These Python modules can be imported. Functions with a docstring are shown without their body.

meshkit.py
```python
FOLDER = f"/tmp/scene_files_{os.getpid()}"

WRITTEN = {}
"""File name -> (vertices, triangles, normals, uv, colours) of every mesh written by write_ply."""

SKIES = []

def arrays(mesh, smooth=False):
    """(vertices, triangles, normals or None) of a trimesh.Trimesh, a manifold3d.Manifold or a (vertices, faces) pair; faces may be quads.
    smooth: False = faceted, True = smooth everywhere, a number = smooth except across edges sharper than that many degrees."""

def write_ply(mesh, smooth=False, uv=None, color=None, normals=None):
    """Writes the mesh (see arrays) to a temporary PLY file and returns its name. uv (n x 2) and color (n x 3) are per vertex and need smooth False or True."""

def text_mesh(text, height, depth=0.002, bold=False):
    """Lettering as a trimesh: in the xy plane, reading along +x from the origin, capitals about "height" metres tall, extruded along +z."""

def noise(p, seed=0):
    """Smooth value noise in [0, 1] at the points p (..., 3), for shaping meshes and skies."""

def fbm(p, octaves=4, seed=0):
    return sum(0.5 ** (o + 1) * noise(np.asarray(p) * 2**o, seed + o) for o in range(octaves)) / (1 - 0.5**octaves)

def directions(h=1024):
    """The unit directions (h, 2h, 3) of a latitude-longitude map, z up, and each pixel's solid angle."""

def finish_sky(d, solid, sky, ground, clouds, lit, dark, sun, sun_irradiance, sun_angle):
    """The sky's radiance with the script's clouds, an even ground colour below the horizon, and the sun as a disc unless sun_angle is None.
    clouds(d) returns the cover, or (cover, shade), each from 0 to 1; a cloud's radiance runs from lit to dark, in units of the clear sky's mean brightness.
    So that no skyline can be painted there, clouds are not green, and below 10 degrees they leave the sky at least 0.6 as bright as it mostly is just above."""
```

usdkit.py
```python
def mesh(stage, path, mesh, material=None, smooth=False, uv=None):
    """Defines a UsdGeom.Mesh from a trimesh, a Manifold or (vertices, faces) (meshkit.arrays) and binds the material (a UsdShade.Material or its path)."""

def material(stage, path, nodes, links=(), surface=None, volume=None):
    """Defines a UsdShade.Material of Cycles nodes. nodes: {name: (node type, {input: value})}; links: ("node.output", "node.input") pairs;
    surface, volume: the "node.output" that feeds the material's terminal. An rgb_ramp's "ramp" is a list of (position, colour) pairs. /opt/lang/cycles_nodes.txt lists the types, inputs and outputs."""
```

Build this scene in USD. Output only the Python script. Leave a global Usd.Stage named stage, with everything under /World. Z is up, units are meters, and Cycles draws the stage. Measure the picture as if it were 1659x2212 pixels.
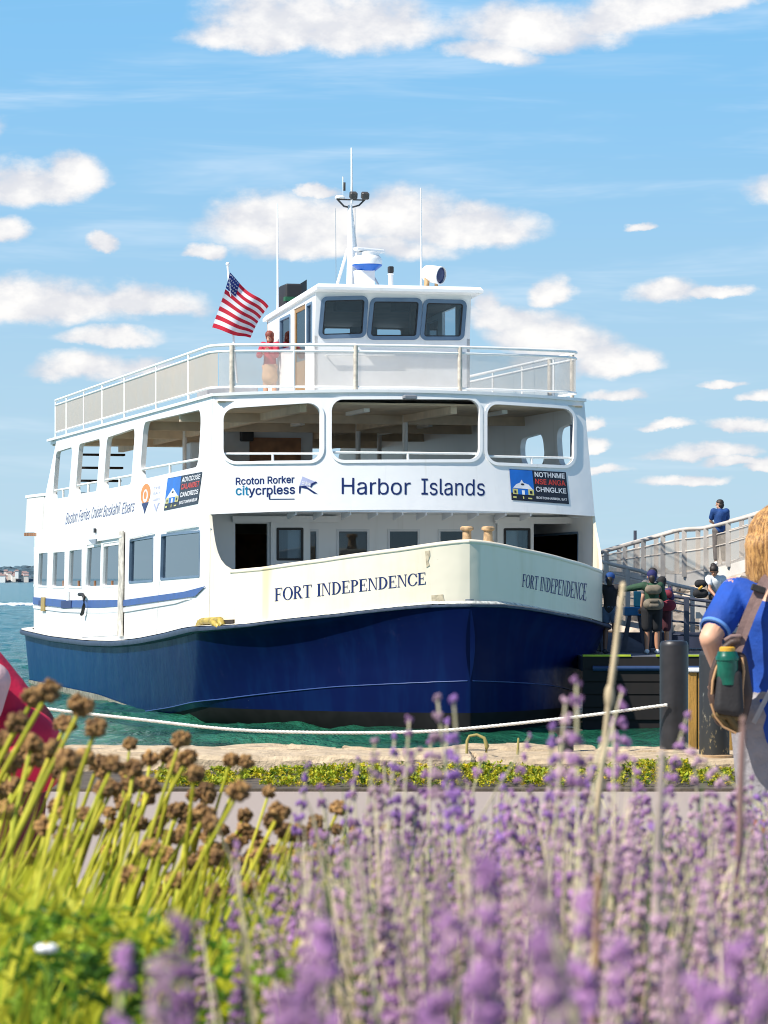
import math, random
import numpy as np
import trimesh
import manifold3d as m3
import shapely
from shapely import affinity
from shapely.geometry import Polygon, LineString, Point, box as sbox
from shapely.ops import unary_union
from pxr import Usd, UsdGeom, UsdLux, UsdShade, Gf, Sdf, Vt
import usdkit, meshkit

stage = Usd.Stage.CreateInMemory()
UsdGeom.SetStageUpAxis(stage, 'Z')
UsdGeom.SetStageMetersPerUnit(stage, 1.0)
UsdGeom.Xform.Define(stage, '/World')
UsdGeom.Scope.Define(stage, '/World/Looks')
PI = math.pi
rng = np.random.default_rng(7)

# ------------------------------------------------------------------ camera
FPX, CX, CY, EYE = 7000.0, 829.5, 1250.0, 1.4      # focal length and centre in units of a 1659 px wide picture
cam = UsdGeom.Camera.Define(stage, '/World/camera')
AP = 24.0
cam.CreateHorizontalApertureAttr(AP)
cam.CreateVerticalApertureAttr(AP * 4 / 3)
cam.CreateFocalLengthAttr(FPX / 1659 * AP)
cam.CreateVerticalApertureOffsetAttr(144.0 / 1659 * AP)
cam.CreateFStopAttr(14.0)
cam.CreateFocusDistanceAttr(66.0)
cam.CreateClippingRangeAttr(Gf.Vec2f(0.1, 60000))
cam.CreateExposureAttr(0.55)
cx_ = UsdGeom.Xformable(cam)
cx_.AddTranslateOp().Set(Gf.Vec3d(0, 0, EYE))
cx_.AddRotateXOp().Set(90.0)

# ------------------------------------------------------------------ sun and sky
SUN = np.array([-0.84, -0.54, 0.0]); SUN /= np.linalg.norm(SUN)
ELEV = math.radians(47)
SUN = np.array([SUN[0] * math.cos(ELEV), SUN[1] * math.cos(ELEV), math.sin(ELEV)])
sun = UsdLux.DistantLight.Define(stage, '/World/sun')
sun.CreateIntensityAttr(1.25); sun.CreateAngleAttr(0.5); sun.CreateColorAttr(Gf.Vec3f(1.0, 0.95, 0.87))
sun.GetPrim().CreateAttribute('inputs:normalize', Sdf.ValueTypeNames.Bool).Set(True)
zax = SUN; xax = np.cross([0, 0, 1], zax); xax /= np.linalg.norm(xax); yax = np.cross(zax, xax)
M = Gf.Matrix4d(*xax, 0, *yax, 0, *zax, 0, 0, 0, 0, 1)
UsdGeom.Xformable(sun).AddTransformOp().Set(M)


class G:
    """Collects nodes and links of one material."""
    def __init__(s): s.n, s.l, s.k = {}, [], 0
    def add(s, kind, out, links=None, **inp):
        s.k += 1; nm = f'{kind}_{s.k}'
        s.n[nm] = (kind, inp)
        for sock, src in (links or {}).items(): s.l.append((src, f'{nm}.{sock}'))
        return f'{nm}.{out}'
    def math(s, op, a, b=None, c=None, clamp=False):
        inp, lk = {'math_type': op, 'use_clamp': clamp}, {}
        for key, x in (('value1', a), ('value2', b), ('value3', c)):
            if x is None: continue
            if isinstance(x, str): lk[key] = x
            else: inp[key] = float(x)
        return s.add('math', 'value', lk, **inp)
    def mix(s, fac, a, b, blend='mix'):
        inp, lk = {'blend_type': blend}, {}
        for key, x in (('fac', fac), ('a', a), ('b', b)):
            if isinstance(x, str): lk[key] = x
            else: inp[key] = x
        return s.add('mix_color', 'result', lk, **inp)
    def noise(s, vec, scale, detail=3.0, rough=0.55, dist=0.0):
        return s.add('noise_texture', 'fac', {'vector': vec}, scale=float(scale), detail=float(detail), roughness=float(rough), distortion=float(dist))
    def smooth(s, v, lo, hi, a=0.0, b=1.0):
        return s.add('map_range', 'result', {'value': v}, range_type='smoothstep', from_min=float(lo), from_max=float(hi), to_min=float(a), to_max=float(b), clamp=True)
    def make(s, path, surface=None, volume=None):
        return usdkit.material(stage, path, s.n, s.l, surface, volume)


SKY_STRENGTH = 0.10
# the clouds that stand before the camera, as (azimuth, elevation, half width, half height, tilt) in thousandths of the focal length
CLOUDS = [(640, 60, 200, 62, 0), (760, 75, 190, 62, 0), (560, 92, 140, 40, 0), (1150, 85, 190, 50, .05), (1330, 60, 190, 48, -.12), (1480, 35, 140, 34, -.1), (1060, 130, 90, 30, .1),
          (60, 420, 130, 45, 0), (160, 400, 80, 38, 0), (620, 500, 190, 56, .05), (840, 490, 170, 62, 0), (1020, 505, 140, 42, 0), (560, 470, 110, 34, 0), (740, 540, 230, 32, 0),
          (100, 665, 210, 48, 0), (300, 660, 150, 34, .04), (240, 736, 100, 20, 0), (170, 808, 110, 32, -.08), (330, 790, 90, 20, -.05),
          (1430, 635, 78, 26, 0), (1560, 640, 80, 14, 0), (1195, 640, 46, 28, 0), (1180, 735, 140, 46, .1), (1320, 795, 90, 32, -.1), (1050, 668, 40, 34, 0),
          (1520, 985, 120, 17, -.05), (1480, 1045, 90, 14, 0), (1555, 835, 46, 11, 0), (1640, 868, 40, 14, 0), (20, 520, 50, 30, 0), (220, 533, 34, 18, 0), (1610, 930, 80, 14, 0),
          (440, 546, 40, 18, 0), (680, 420, 40, 16, 0), (1280, 960, 40, 16, 0), (1270, 915, 30, 14, 0), (1640, 1020, 40, 12, 0), (1300, 1020, 60, 10, 0), (1385, 495, 30, 10, 0), (-120, 300, 120, 40, 0), (1100, 700, 120, 34, .05), (1250, 770, 110, 30, -.05), (1600, 1005, 90, 12, 0), (1330, 860, 60, 12, 0), (1440, 930, 60, 10, 0), (1800, 420, 160, 50, 0), (1750, 160, 60, 26, 0)]


def make_sky():
    g = G()
    sky = g.add('sky_texture', 'color', sky_type='single_scattering', sun_disc=False, sun_elevation=ELEV, sun_rotation=math.atan2(SUN[0], SUN[1]), altitude=0.0, air_density=1.0, aerosol_density=0.25, ozone_density=2.5)
    sky = g.add('hsv', 'color', {'color': sky}, hue=0.5, saturation=1.15, value=1.0, fac=1.0)
    pos = g.add('geometry', 'position')
    xyz = g.add('separate_xyz', 'x', {'vector': pos}); base = xyz[:-2]
    X, Y, Z = base + '.x', base + '.y', base + '.z'
    az = g.math('arctan2', X, Y)
    el = g.math('arcsine', Z)
    sky = g.mix(g.smooth(el, 0.12, 0.42, 1.0, 0.0), sky, g.mix(g.smooth(el, 0.0, 0.19), (3.5, 4.9, 5.8), (1.55, 3.8, 6.2)))
    u = g.math('multiply', az, 7.0)                       # thousands of picture units
    v = g.math('multiply', el, 7.0)
    vec = g.add('combine_xyz', 'vector', {'x': u, 'y': v}, z=0.0)
    vecs = g.add('mapping', 'vector', {'vector': vec}, mapping_type='point', scale=(1.0, 1.5, 1.0))
    warp = g.add('noise_texture', 'color', {'vector': vecs}, scale=4.5, detail=6.0, roughness=0.62)
    wsep = g.add('separate_xyz', 'x', {'vector': warp}); wb = wsep[:-2]
    uu = g.math('multiply_add', g.math('subtract', wb + '.x', 0.5), 0.13, u)
    vv = g.math('multiply_add', g.math('subtract', wb + '.y', 0.5), 0.085, v)
    best = None
    for cx, cy, rx, ry, tilt in CLOUDS:
        a, b = (cx - CX) / 1000, (CY - cy) / 1000; rx, ry = rx * 1.15, ry * 1.4
        du = g.math('multiply_add', uu, 1000 / rx, -a * 1000 / rx)
        dv0 = g.math('multiply_add', vv, 1000 / ry, -b * 1000 / ry)
        dv = g.math('multiply_add', du, tilt * rx / ry, dv0) if tilt else dv0
        low = g.math('minimum', dv, 0.0)                    # flatter underneath
        r2 = g.math('multiply_add', du, du, g.math('multiply_add', dv, dv, g.math('multiply', g.math('multiply', low, low), 2.2)))
        e = g.math('subtract', 1.0, r2)
        best = e if best is None else g.math('maximum', best, e)
    n1 = g.noise(vecs, 8.0, 8, 0.58)
    off = g.add('mapping', 'vector', {'vector': vecs}, mapping_type='point', location=(0.03, -0.07, 0.0))
    n2 = g.noise(off, 8.0, 8, 0.58)
    dens = g.math('add', best, g.math('multiply', g.math('subtract', n1, 0.5), 1.9))
    cover = g.smooth(dens, -0.30, 0.74)
    # the rest of the sky carries the same fair weather clouds
    n3 = g.noise(vecs, 0.55, 6, 0.6)
    wide = g.smooth(n3, 0.6, 0.72)
    outside = g.math('maximum', g.smooth(v, 1.3, 1.9), g.smooth(g.math('absolute', u), 1.0, 1.6))
    cover = g.math('maximum', cover, g.math('multiply', wide, outside))
    cir = g.add('mapping', 'vector', {'vector': vec}, mapping_type='point', rotation=(0, 0, 0.12), scale=(0.8, 7.0, 1.0))
    cirrus = g.smooth(g.noise(cir, 1.6, 5, 0.6, 0.4), 0.46, 0.85, 0.0, 0.5)
    up = g.smooth(el, 0.0, 0.012)
    shade = g.math('add', 0.5, g.math('multiply', g.math('subtract', n1, n2), 3.6), clamp=True)
    shade = g.math('add', g.math('multiply', shade, 0.6), g.math('multiply', g.smooth(dens, 0.1, 1.3), 0.4), clamp=True)
    lit = g.mix(shade, (5.1, 5.1, 5.45), (7.6, 7.3, 6.95))
    col = g.mix(g.math('multiply', cirrus, up), sky, (5.6, 6.4, 7.2))
    col = g.mix(g.math('multiply', g.math('multiply', cover, up), 0.90), col, lit)
    bg = g.add('background_shader', 'background', {'color': col}, strength=SKY_STRENGTH)
    return g.make('/World/Looks/sky_air', bg)


sky = UsdLux.DomeLight.Define(stage, '/World/sky')
UsdShade.MaterialBindingAPI.Apply(sky.GetPrim()).Bind(make_sky())
sky.GetPrim().SetCustomDataByKey('label', 'blue summer sky with scattered white cumulus clouds')
sky.GetPrim().SetCustomDataByKey('category', 'sky')
sky.GetPrim().SetCustomDataByKey('kind', 'structure')

# ------------------------------------------------------------------ naming helpers
_used = {}


def numbered(path):
    k = _used.get(path, -1) + 1
    _used[path] = k
    return path if k == 0 else f'{path}_{k:03d}'


def tag(prim, label=None, cat=None, group=None, kind=None):
    for k, v in (('label', label), ('category', cat), ('group', group), ('kind', kind)):
        if v: prim.SetCustomDataByKey(k, v)
    return prim


def thing(name, label, cat, loc=(0, 0, 0), rotz=0.0, group=None, kind=None):
    x = UsdGeom.Xform.Define(stage, numbered('/World/' + name))
    x.AddTranslateOp().Set(Gf.Vec3d(*map(float, loc)))
    x.AddRotateZOp().Set(math.degrees(rotz))
    return tag(x.GetPrim(), label, cat, group, kind)


def obj(name, mesh, material, parent=None, smooth=30, label=None, kind=None):
    path = numbered((str(parent.GetPath()) if parent is not None else '/World') + '/' + name)
    p = usdkit.mesh(stage, path, mesh, material, smooth).GetPrim()
    return tag(p, label, None, None, kind)


def struct(name, mesh, material, label, cat, smooth=30, kind='structure'):
    return tag(obj(name, mesh, material, None, smooth), label, cat, None, kind)


def dup(root, loc, rotz=0.0, label=None, group=None, scale=None, tilt=None):
    was = root.GetCustomData()
    x = UsdGeom.Xform.Define(stage, numbered('/World/' + root.GetName().rstrip('0123456789').rstrip('_')))
    x.AddTranslateOp().Set(Gf.Vec3d(*map(float, loc)))
    x.AddRotateZOp().Set(math.degrees(rotz))
    if tilt: x.AddRotateYOp().Set(math.degrees(tilt))
    if scale: x.AddScaleOp().Set(Gf.Vec3f(scale, scale, scale))
    p = x.GetPrim()
    p.GetReferences().AddInternalReference(root.GetPath()); p.SetInstanceable(True)
    return tag(p, label or was.get('label'), was.get('category'), group or was.get('group'))


# ------------------------------------------------------------------ material helper
def mat(name, color, rough=0.5, metal=0.0, vary=0.12, scale=3.0, bump=0.0, bscale=20.0, spec=0.5, coat=0.0, detail=4.0, streak=None, transl=0.0, color2=None, rand=0.0):
    """Principled paint, metal, cloth or leaf with a little uneven tone."""
    g = G()
    pos = g.add('texture_coordinate', 'object') if streak == 'obj' else g.add('geometry', 'position')
    vec = pos
    if isinstance(streak, tuple): vec = g.add('mapping', 'vector', {'vector': pos}, mapping_type='point', scale=streak)
    n = g.noise(vec, scale, detail)
    c = np.array(color, float)
    c2 = np.array(color2, float) if color2 is not None else c * (1 - vary)
    c1 = c if color2 is not None else np.clip(c * (1 + vary), 0, 0.95)
    col = g.mix(g.smooth(n, 0.3, 0.7), tuple(c2), tuple(c1))
    if rand:
        r = g.add('object_info', 'random')
        col = g.add('hsv', 'color', {'color': col, 'value': g.math('multiply_add', r, rand * 2, 1 - rand)}, hue=0.5, saturation=1.0, fac=1.0)
    lk = {'base_color': col}
    if bump:
        nb = g.noise(vec, bscale, 4, 0.6)
        lk['normal'] = g.add('bump', 'normal', {'height': nb}, strength=float(bump), distance=0.02)
    lk['roughness'] = g.math('multiply_add', g.math('subtract', n, 0.5), 0.15, rough)
    p = g.add('principled_bsdf', 'BSDF', lk, metallic=float(metal), specular_ior_level=float(spec), coat_weight=float(coat))
    if transl:
        t = g.add('translucent_bsdf', 'BSDF', {'color': col})
        p = g.add('mix_closure', 'closure', {'closure1': p, 'closure2': t}, fac=float(transl))
    return g.make('/World/Looks/' + name, p)


def glass(name, tint=(0.55, 0.62, 0.66), see=0.8, rough=0.02, base=0.0):
    g = G()
    t = g.add('transparent_bsdf', 'BSDF', color=tuple(see * np.array(tint) / max(tint)))
    gl = g.add('glossy_bsdf', 'BSDF', color=(0.95, 0.97, 1.0), roughness=rough, distribution='ggx')
    f = g.math('multiply_add', g.add('fresnel', 'fac', IOR=1.5), 1.0 - base, base, clamp=True)
    return g.make('/World/Looks/' + name, g.add('mix_closure', 'closure', {'fac': f, 'closure1': t, 'closure2': gl}))


def screen(name, color, cover):
    """Fine woven netting: threads thinner than a pixel, so part of the light goes straight through."""
    g = G()
    d = g.add('diffuse_bsdf', 'BSDF', color=color)
    tr = g.add('translucent_bsdf', 'BSDF', color=color)
    d = g.add('mix_closure', 'closure', {'closure1': d, 'closure2': tr}, fac=0.35)
    t = g.add('transparent_bsdf', 'BSDF', color=(1, 1, 1))
    n = g.noise(g.add('geometry', 'position'), 2.0, 4)
    f = g.math('multiply_add', g.math('subtract', n, 0.5), 0.3, cover, clamp=True)
    return g.make('/World/Looks/' + name, g.add('mix_closure', 'closure', {'fac': f, 'closure1': t, 'closure2': d}))


# ------------------------------------------------------------------ mesh helpers
cat_ = trimesh.util.concatenate


def bx(x0, x1, y0, y1, z0, z1, bevel=0.0):
    if bevel:
        b = bevel
        pts = [(x, y, z) for x in (x0, x1) for y in (y0 + b, y1 - b) for z in (z0 + b, z1 - b)] + [(x, y, z) for x in (x0 + b, x1 - b) for y in (y0, y1) for z in (z0 + b, z1 - b)] + [(x, y, z) for x in (x0 + b, x1 - b) for y in (y0 + b, y1 - b) for z in (z0, z1)]
        return trimesh.convex.convex_hull(np.array(pts))
    m = trimesh.creation.box([x1 - x0, y1 - y0, z1 - z0])
    m.apply_translation([(x0 + x1) / 2, (y0 + y1) / 2, (z0 + z1) / 2])
    return m


def tube(points, r, sides=8, cap=True):
    """A round bar along a polyline; r may be one radius or one for each point."""
    p = np.asarray(points, float); n = len(p)
    rr = np.broadcast_to(np.asarray(r, float), (n,))
    t = np.gradient(p, axis=0); t /= np.linalg.norm(t, axis=1, keepdims=True) + 1e-12
    ref = np.array([0, 0, 1.0]) if abs(t[:, 2]).mean() < 0.85 else np.array([1.0, 0, 0])
    a = np.cross(t, ref); a /= np.linalg.norm(a, axis=1, keepdims=True) + 1e-12
    b = np.cross(t, a)
    ang = np.arange(sides) * 2 * PI / sides
    v = p[:, None] + rr[:, None, None] * (np.cos(ang)[None, :, None] * a[:, None] + np.sin(ang)[None, :, None] * b[:, None])
    v = v.reshape(-1, 3); f = []
    for i in range(n - 1):
        for j in range(sides):
            A, B = i * sides + j, i * sides + (j + 1) % sides
            f += [(A, A + sides, B + sides), (A, B + sides, B)]
    if cap:
        v = np.vstack([v, p[0], p[-1]]); c0, c1 = len(v) - 2, len(v) - 1
        for j in range(sides):
            f += [(c0, j, (j + 1) % sides), (c1, (n - 1) * sides + (j + 1) % sides, (n - 1) * sides + j)]
    return trimesh.Trimesh(v, np.array(f), process=False)


def lathe(profile, sections=24, at=(0, 0, 0), axis=None):
    """profile: (radius, height) pairs, revolved about z."""
    m = trimesh.creation.revolve(np.array(profile, float), sections=sections)
    if axis is not None: m.apply_transform(trimesh.geometry.align_vectors([0, 0, 1], axis))
    m.apply_translation(at)
    return m


def rounded(x0, z0, x1, z1, r):
    return sbox(min(x0, x1) + r, min(z0, z1) + r, max(x0, x1) - r, max(z0, z1) - r).buffer(r, quad_segs=5)


def soften(poly, r):
    return poly.buffer(-r).buffer(r, quad_segs=6)


def panel(poly, t0, t1, fmap, edge=0.5):
    """A flat sheet with holes, from depth t0 to t1, cut into strips along its first axis and bent onto a surface by fmap(a, b, t)."""
    a0, b0, a1, b1 = poly.bounds
    out = []
    n = max(1, int(math.ceil((a1 - a0) / edge)))
    for i in range(n):
        piece = poly.intersection(sbox(a0 + (a1 - a0) * i / n, b0 - 1, a0 + (a1 - a0) * (i + 1) / n, b1 + 1)) if n > 1 else poly
        for gpoly in getattr(piece, 'geoms', [piece]):
            if gpoly.geom_type != 'Polygon' or gpoly.area < 1e-7: continue
            v2, f2 = trimesh.creation.triangulate_polygon(gpoly, engine='earcut')
            v2 = np.asarray(v2); k = len(v2)
            top = np.c_[v2, np.full(k, t0)]; bot = np.c_[v2, np.full(k, t1)]
            f = np.asarray(f2)
            faces = [f, f[:, ::-1] + k]
            v = [top, bot]; o = 2 * k
            for ring in [gpoly.exterior, *gpoly.interiors]:
                c = np.array(ring.coords)
                for p, q in zip(c[:-1], c[1:]):
                    if n > 1 and abs(p[0] - q[0]) < 1e-9 and any(abs(p[0] - (a0 + (a1 - a0) * j / n)) < 1e-9 for j in range(1, n)): continue
                    v.append([[*p, t0], [*q, t0], [*q, t1], [*p, t1]]); faces.append(np.array([[0, 2, 1], [0, 3, 2]]) + o); o += 4
            out.append((np.vstack(v), np.vstack(faces)))
    vs, fs, o = [], [], 0
    for v, f in out:
        vs.append(v); fs.append(f + o); o += len(v)
    v = np.vstack(vs)
    m = trimesh.Trimesh(np.asarray(fmap(v[:, 0], v[:, 1], v[:, 2])), np.vstack(fs), process=False)
    m.merge_vertices(digits_vertex=5)
    m.fix_normals()
    return m


def pix(x, y, d):
    """The point at distance d straight ahead that the picture shows at (x, y)."""
    return np.array([(x - CX) * d / FPX, d, EYE - (y - CY) * d / FPX])


def limbs(bones, length=0.03, smooth=6, lam=0.5):
    """One continuous surface round bones (p, q, radius at p, radius at q)."""
    parts = []
    for p, q, rp, rq in bones:
        a = m3.Manifold.sphere(rp, 16).translate(list(map(float, p))); b = m3.Manifold.sphere(rq, 16).translate(list(map(float, q)))
        parts.append(m3.Manifold.batch_hull([a, b]))
    u = m3.Manifold.batch_boolean(parts, m3.OpType.Add).refine_to_length(length)
    mm = u.to_mesh()
    t = trimesh.Trimesh(mm.vert_properties[:, :3], mm.tri_verts, process=True)
    if smooth: trimesh.smoothing.filter_taubin(t, lamb=lam, nu=lam + 0.03, iterations=smooth)
    return t


def hull_blob(items, length=0.015, smooth=3):
    """The smooth convex skin round (point, radius) pairs."""
    u = m3.Manifold.batch_hull([m3.Manifold.sphere(r, 20).translate(list(map(float, q))) for q, r in items]).refine_to_length(length).to_mesh()
    t = trimesh.Trimesh(u.vert_properties[:, :3], u.tri_verts, process=True)
    trimesh.smoothing.filter_taubin(t, iterations=smooth)
    return t


def ell(center, radii, sub=2):
    m = trimesh.creation.icosphere(sub, 1.0); m.apply_scale(radii); m.apply_translation(center)
    return m
# ------------------------------------------------------------------ water, quay, far shore
WATER = -1.6


def make_water():
    g = G()
    pos = g.add('geometry', 'position')
    v1 = g.add('mapping', 'vector', {'vector': pos}, mapping_type='point', scale=(1.0, 0.55, 1.0))
    n1 = g.noise(v1, 2.2, 5, 0.6)
    n2 = g.noise(pos, 9.0, 3, 0.6)
    h = g.math('multiply_add', n2, 0.25, n1)
    bump = g.add('bump', 'normal', {'height': h}, strength=1.0, distance=0.30)
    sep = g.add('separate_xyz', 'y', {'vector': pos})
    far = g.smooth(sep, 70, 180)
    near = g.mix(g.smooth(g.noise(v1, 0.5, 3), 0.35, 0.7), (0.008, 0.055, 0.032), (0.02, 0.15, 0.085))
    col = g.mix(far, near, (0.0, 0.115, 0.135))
    p = g.add('principled_bsdf', 'BSDF', {'base_color': col, 'normal': bump}, roughness=0.10, ior=1.33, specular_ior_level=0.22)
    return g.make('/World/Looks/sea_water', p)


def wave_height(x, y):
    p = np.stack([x * 0.55, y * 0.38, np.zeros_like(x)], -1)
    q = np.stack([x * 1.7 + 5, y * 1.2, np.zeros_like(x)], -1)
    return 0.30 * (meshkit.fbm(p, 4, 3) - 0.5) + 0.16 * (meshkit.fbm(q, 3, 9) - 0.5)


def build_water():
    ys = [24.7]
    while ys[-1] < 420: ys.append(ys[-1] * 1.0042 + 0.03)
    ys = np.array(ys + [700, 1500, 4000, 12000, 40000])
    nx = 220
    rows, k = [], len(ys)
    for y in ys:
        half = 8 + y * (0.16 if y < 430 else 0.16 + (y - 430) / 40000 * 3)
        x = np.linspace(-half, half, nx)
        amp = 1.0 if y < 420 else 0.0
        rows.append(np.stack([x, np.full(nx, y), WATER + amp * wave_height(x, np.full(nx, y))], -1))
    v = np.vstack(rows)
    i, j = np.meshgrid(np.arange(k - 1), np.arange(nx - 1), indexing='ij')
    a = (i * nx + j).ravel()
    f = np.vstack([np.c_[a, a + 1, a + nx + 1], np.c_[a, a + nx + 1, a + nx]])
    return trimesh.Trimesh(v, f, process=False)


W_MAT = make_water()
struct('water', build_water(), W_MAT, 'green and teal choppy harbour water round the ferry', 'water', True)
# foam streak of a boat that has passed
foam = mat('foam', (0.75, 0.78, 0.78), 0.8, vary=0.1)
fv = []
y0 = 360.0
nxf = 60
xs = np.linspace(-60, -36, nxf)
fm = []
for kk in range(60):
    x = rng.uniform(-60, -39); y = y0 + rng.normal(0, 4) + (x + 50) * 0.3
    e = trimesh.creation.icosphere(1, 1.0); e.apply_scale([rng.uniform(.4, 1.6), rng.uniform(.6, 2.2), rng.uniform(.12, .34)])
    e.apply_translation([x, y, WATER + 0.02]); fm.append(e)
struct('boat_wake', cat_(fm), foam, 'white foam streak of a wake on the water left of the ferry', 'wake', True, 'stuff')

# the quay: path, planting strip, stone ledge
path_mat = mat('path_gravel', (0.34, 0.275, 0.235), 0.9, vary=.05, scale=60, bump=0.3, bscale=90, detail=2)
struct('path', bx(-14, 14, 6.9, 21.3, -1.8, 0.0), path_mat, 'grey gravel path along the harbour edge', 'path', False)
struct('ground', bx(-14, 14, -6, 6.898, -1.8, -0.004), path_mat, 'gravel ground around the planted bed', 'ground', False)
soil = mat('soil', (0.09, 0.07, 0.05), 0.95, vary=0.3, scale=8, bump=0.5)
struct('planting_strip', bx(-14, 14, 21.304, 23.2, -1.8, 0.02), soil, 'narrow soil strip under the low yellow green plants', 'soil', False)

granite = mat('granite', (0.52, 0.40, 0.255), 0.85, scale=7, bump=0.8, bscale=30, detail=9, color2=(0.36, 0.27, 0.17))
granite2 = mat('granite_pale', (0.55, 0.43, 0.285), 0.85, scale=8, bump=0.8, bscale=30, detail=9, color2=(0.40, 0.305, 0.20))


def rough_block(x0, x1, yy0, yy1, z0, z1, amp, seed):
    m = bx(x0 + .003, x1 - .003, yy0, yy1, z0, z1, 0.03)
    m = m.subdivide_to_size(0.09)
    p = m.vertices
    n = meshkit.fbm(p * 3.0, 5, seed) - 0.5; cr = np.abs(meshkit.fbm(p * np.array([1.5, 3.5, 4.0]) + 3, 3, seed + 9) - .5)
    n = n - .5 * np.clip(1 - cr / .03, 0, 1)
    n2 = meshkit.fbm(p * np.array([1.1, 2, 2]) + 9, 3, seed + 5) - 0.5
    m.vertices = p + np.c_[0 * n, n2 * amp * 1.2, (n * 1.0 + n2 * 0.6) * amp * (p[:, 2] > (z0 + z1) / 2)]
    return m


ledge = thing('stone_ledge', 'rough tan granite block ledge along the water edge', 'ledge', kind='structure')
x = -6.0; kb = 0
while x < 6:
    w = rng.uniform(1.6, 3.0)
    obj('stone', rough_block(x, x + w, 23.2, 24.35 + rng.uniform(-.04, .04), -1.9, 0.10 + rng.uniform(-.025, .035), 0.085, kb), granite if kb % 2 else granite2, ledge, 40)
    x += w; kb += 1
x = -6.0
while x < 6:
    w = rng.uniform(1.8, 3.2)
    obj('stone', rough_block(x, x + w, 24.352, 25.0 + rng.uniform(-.05, .03), -1.9, 0.07 + rng.uniform(-.03, .05), 0.10, kb + 50), granite2 if kb % 2 else granite, ledge, 40)
    x += w; kb += 1

# far shore
hillm = mat('wooded_hill', (0.06, 0.095, 0.12), 0.95, vary=0.5, scale=0.05, detail=6)
SHORE = 2500.0


def hill():
    xs = np.linspace(-900, 700, 260)
    rows = []
    for k, (dy, hh) in enumerate([(0, -1.7), (6, 0.0), (30, 3.6), (70, 7.5), (160, 10.5), (260, 9.5), (420, 2)]):
        n = meshkit.fbm(np.stack([xs * 0.006, np.full_like(xs, dy * .01), np.zeros_like(xs)], -1), 4, 2)
        n2 = meshkit.fbm(np.stack([xs * 0.12, np.full_like(xs, dy * .1), np.zeros_like(xs)], -1), 3, 4)
        hgt = hh * .75 * (0.65 + 0.7 * n) + (n2 - .5) * (3.0 if hh > 3 else 0)
        rows.append(np.stack([xs, np.full_like(xs, SHORE + dy), hgt if hh > 0 else np.full_like(xs, hh)], -1))
    v = np.vstack(rows); nx = len(xs)
    i, j = np.meshgrid(np.arange(len(rows) - 1), np.arange(nx - 1), indexing='ij')
    a = (i * nx + j).ravel()
    return trimesh.Trimesh(v, np.vstack([np.c_[a, a + 1, a + nx + 1], np.c_[a, a + nx + 1, a + nx]]), process=False)


struct('hills', hill(), hillm, 'low wooded far shore on the horizon', 'hill', False)
tm = []
for _ in range(900):
    x = rng.uniform(-460, -90) if rng.random() < .8 else rng.uniform(-90, 300)
    dy = rng.uniform(20, 200)
    e = trimesh.creation.icosphere(1, 1.0); s = rng.uniform(2.0, 4.4)
    e.vertices = e.vertices * (1 + .35 * (rng.random((len(e.vertices), 1)) - .5)) * [s * 1.3, s * 1.3, s]
    e.apply_translation([x, SHORE + dy, 1.0 + dy * .036 + rng.uniform(0, 1.2)]); tm.append(e)
far_tree = mat('far_tree', (0.045, 0.085, 0.11), 0.95, vary=0.5, scale=0.08)
struct('far_woodland', cat_(tm), far_tree, 'dark blue green wood covering the far shore', 'wood', False, 'stuff')
hw = [mat('house_cream', (0.62, 0.56, 0.5), 0.8), mat('house_pink', (0.55, 0.42, 0.38), 0.8), mat('house_white', (0.75, 0.73, 0.70), 0.8)]
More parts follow.
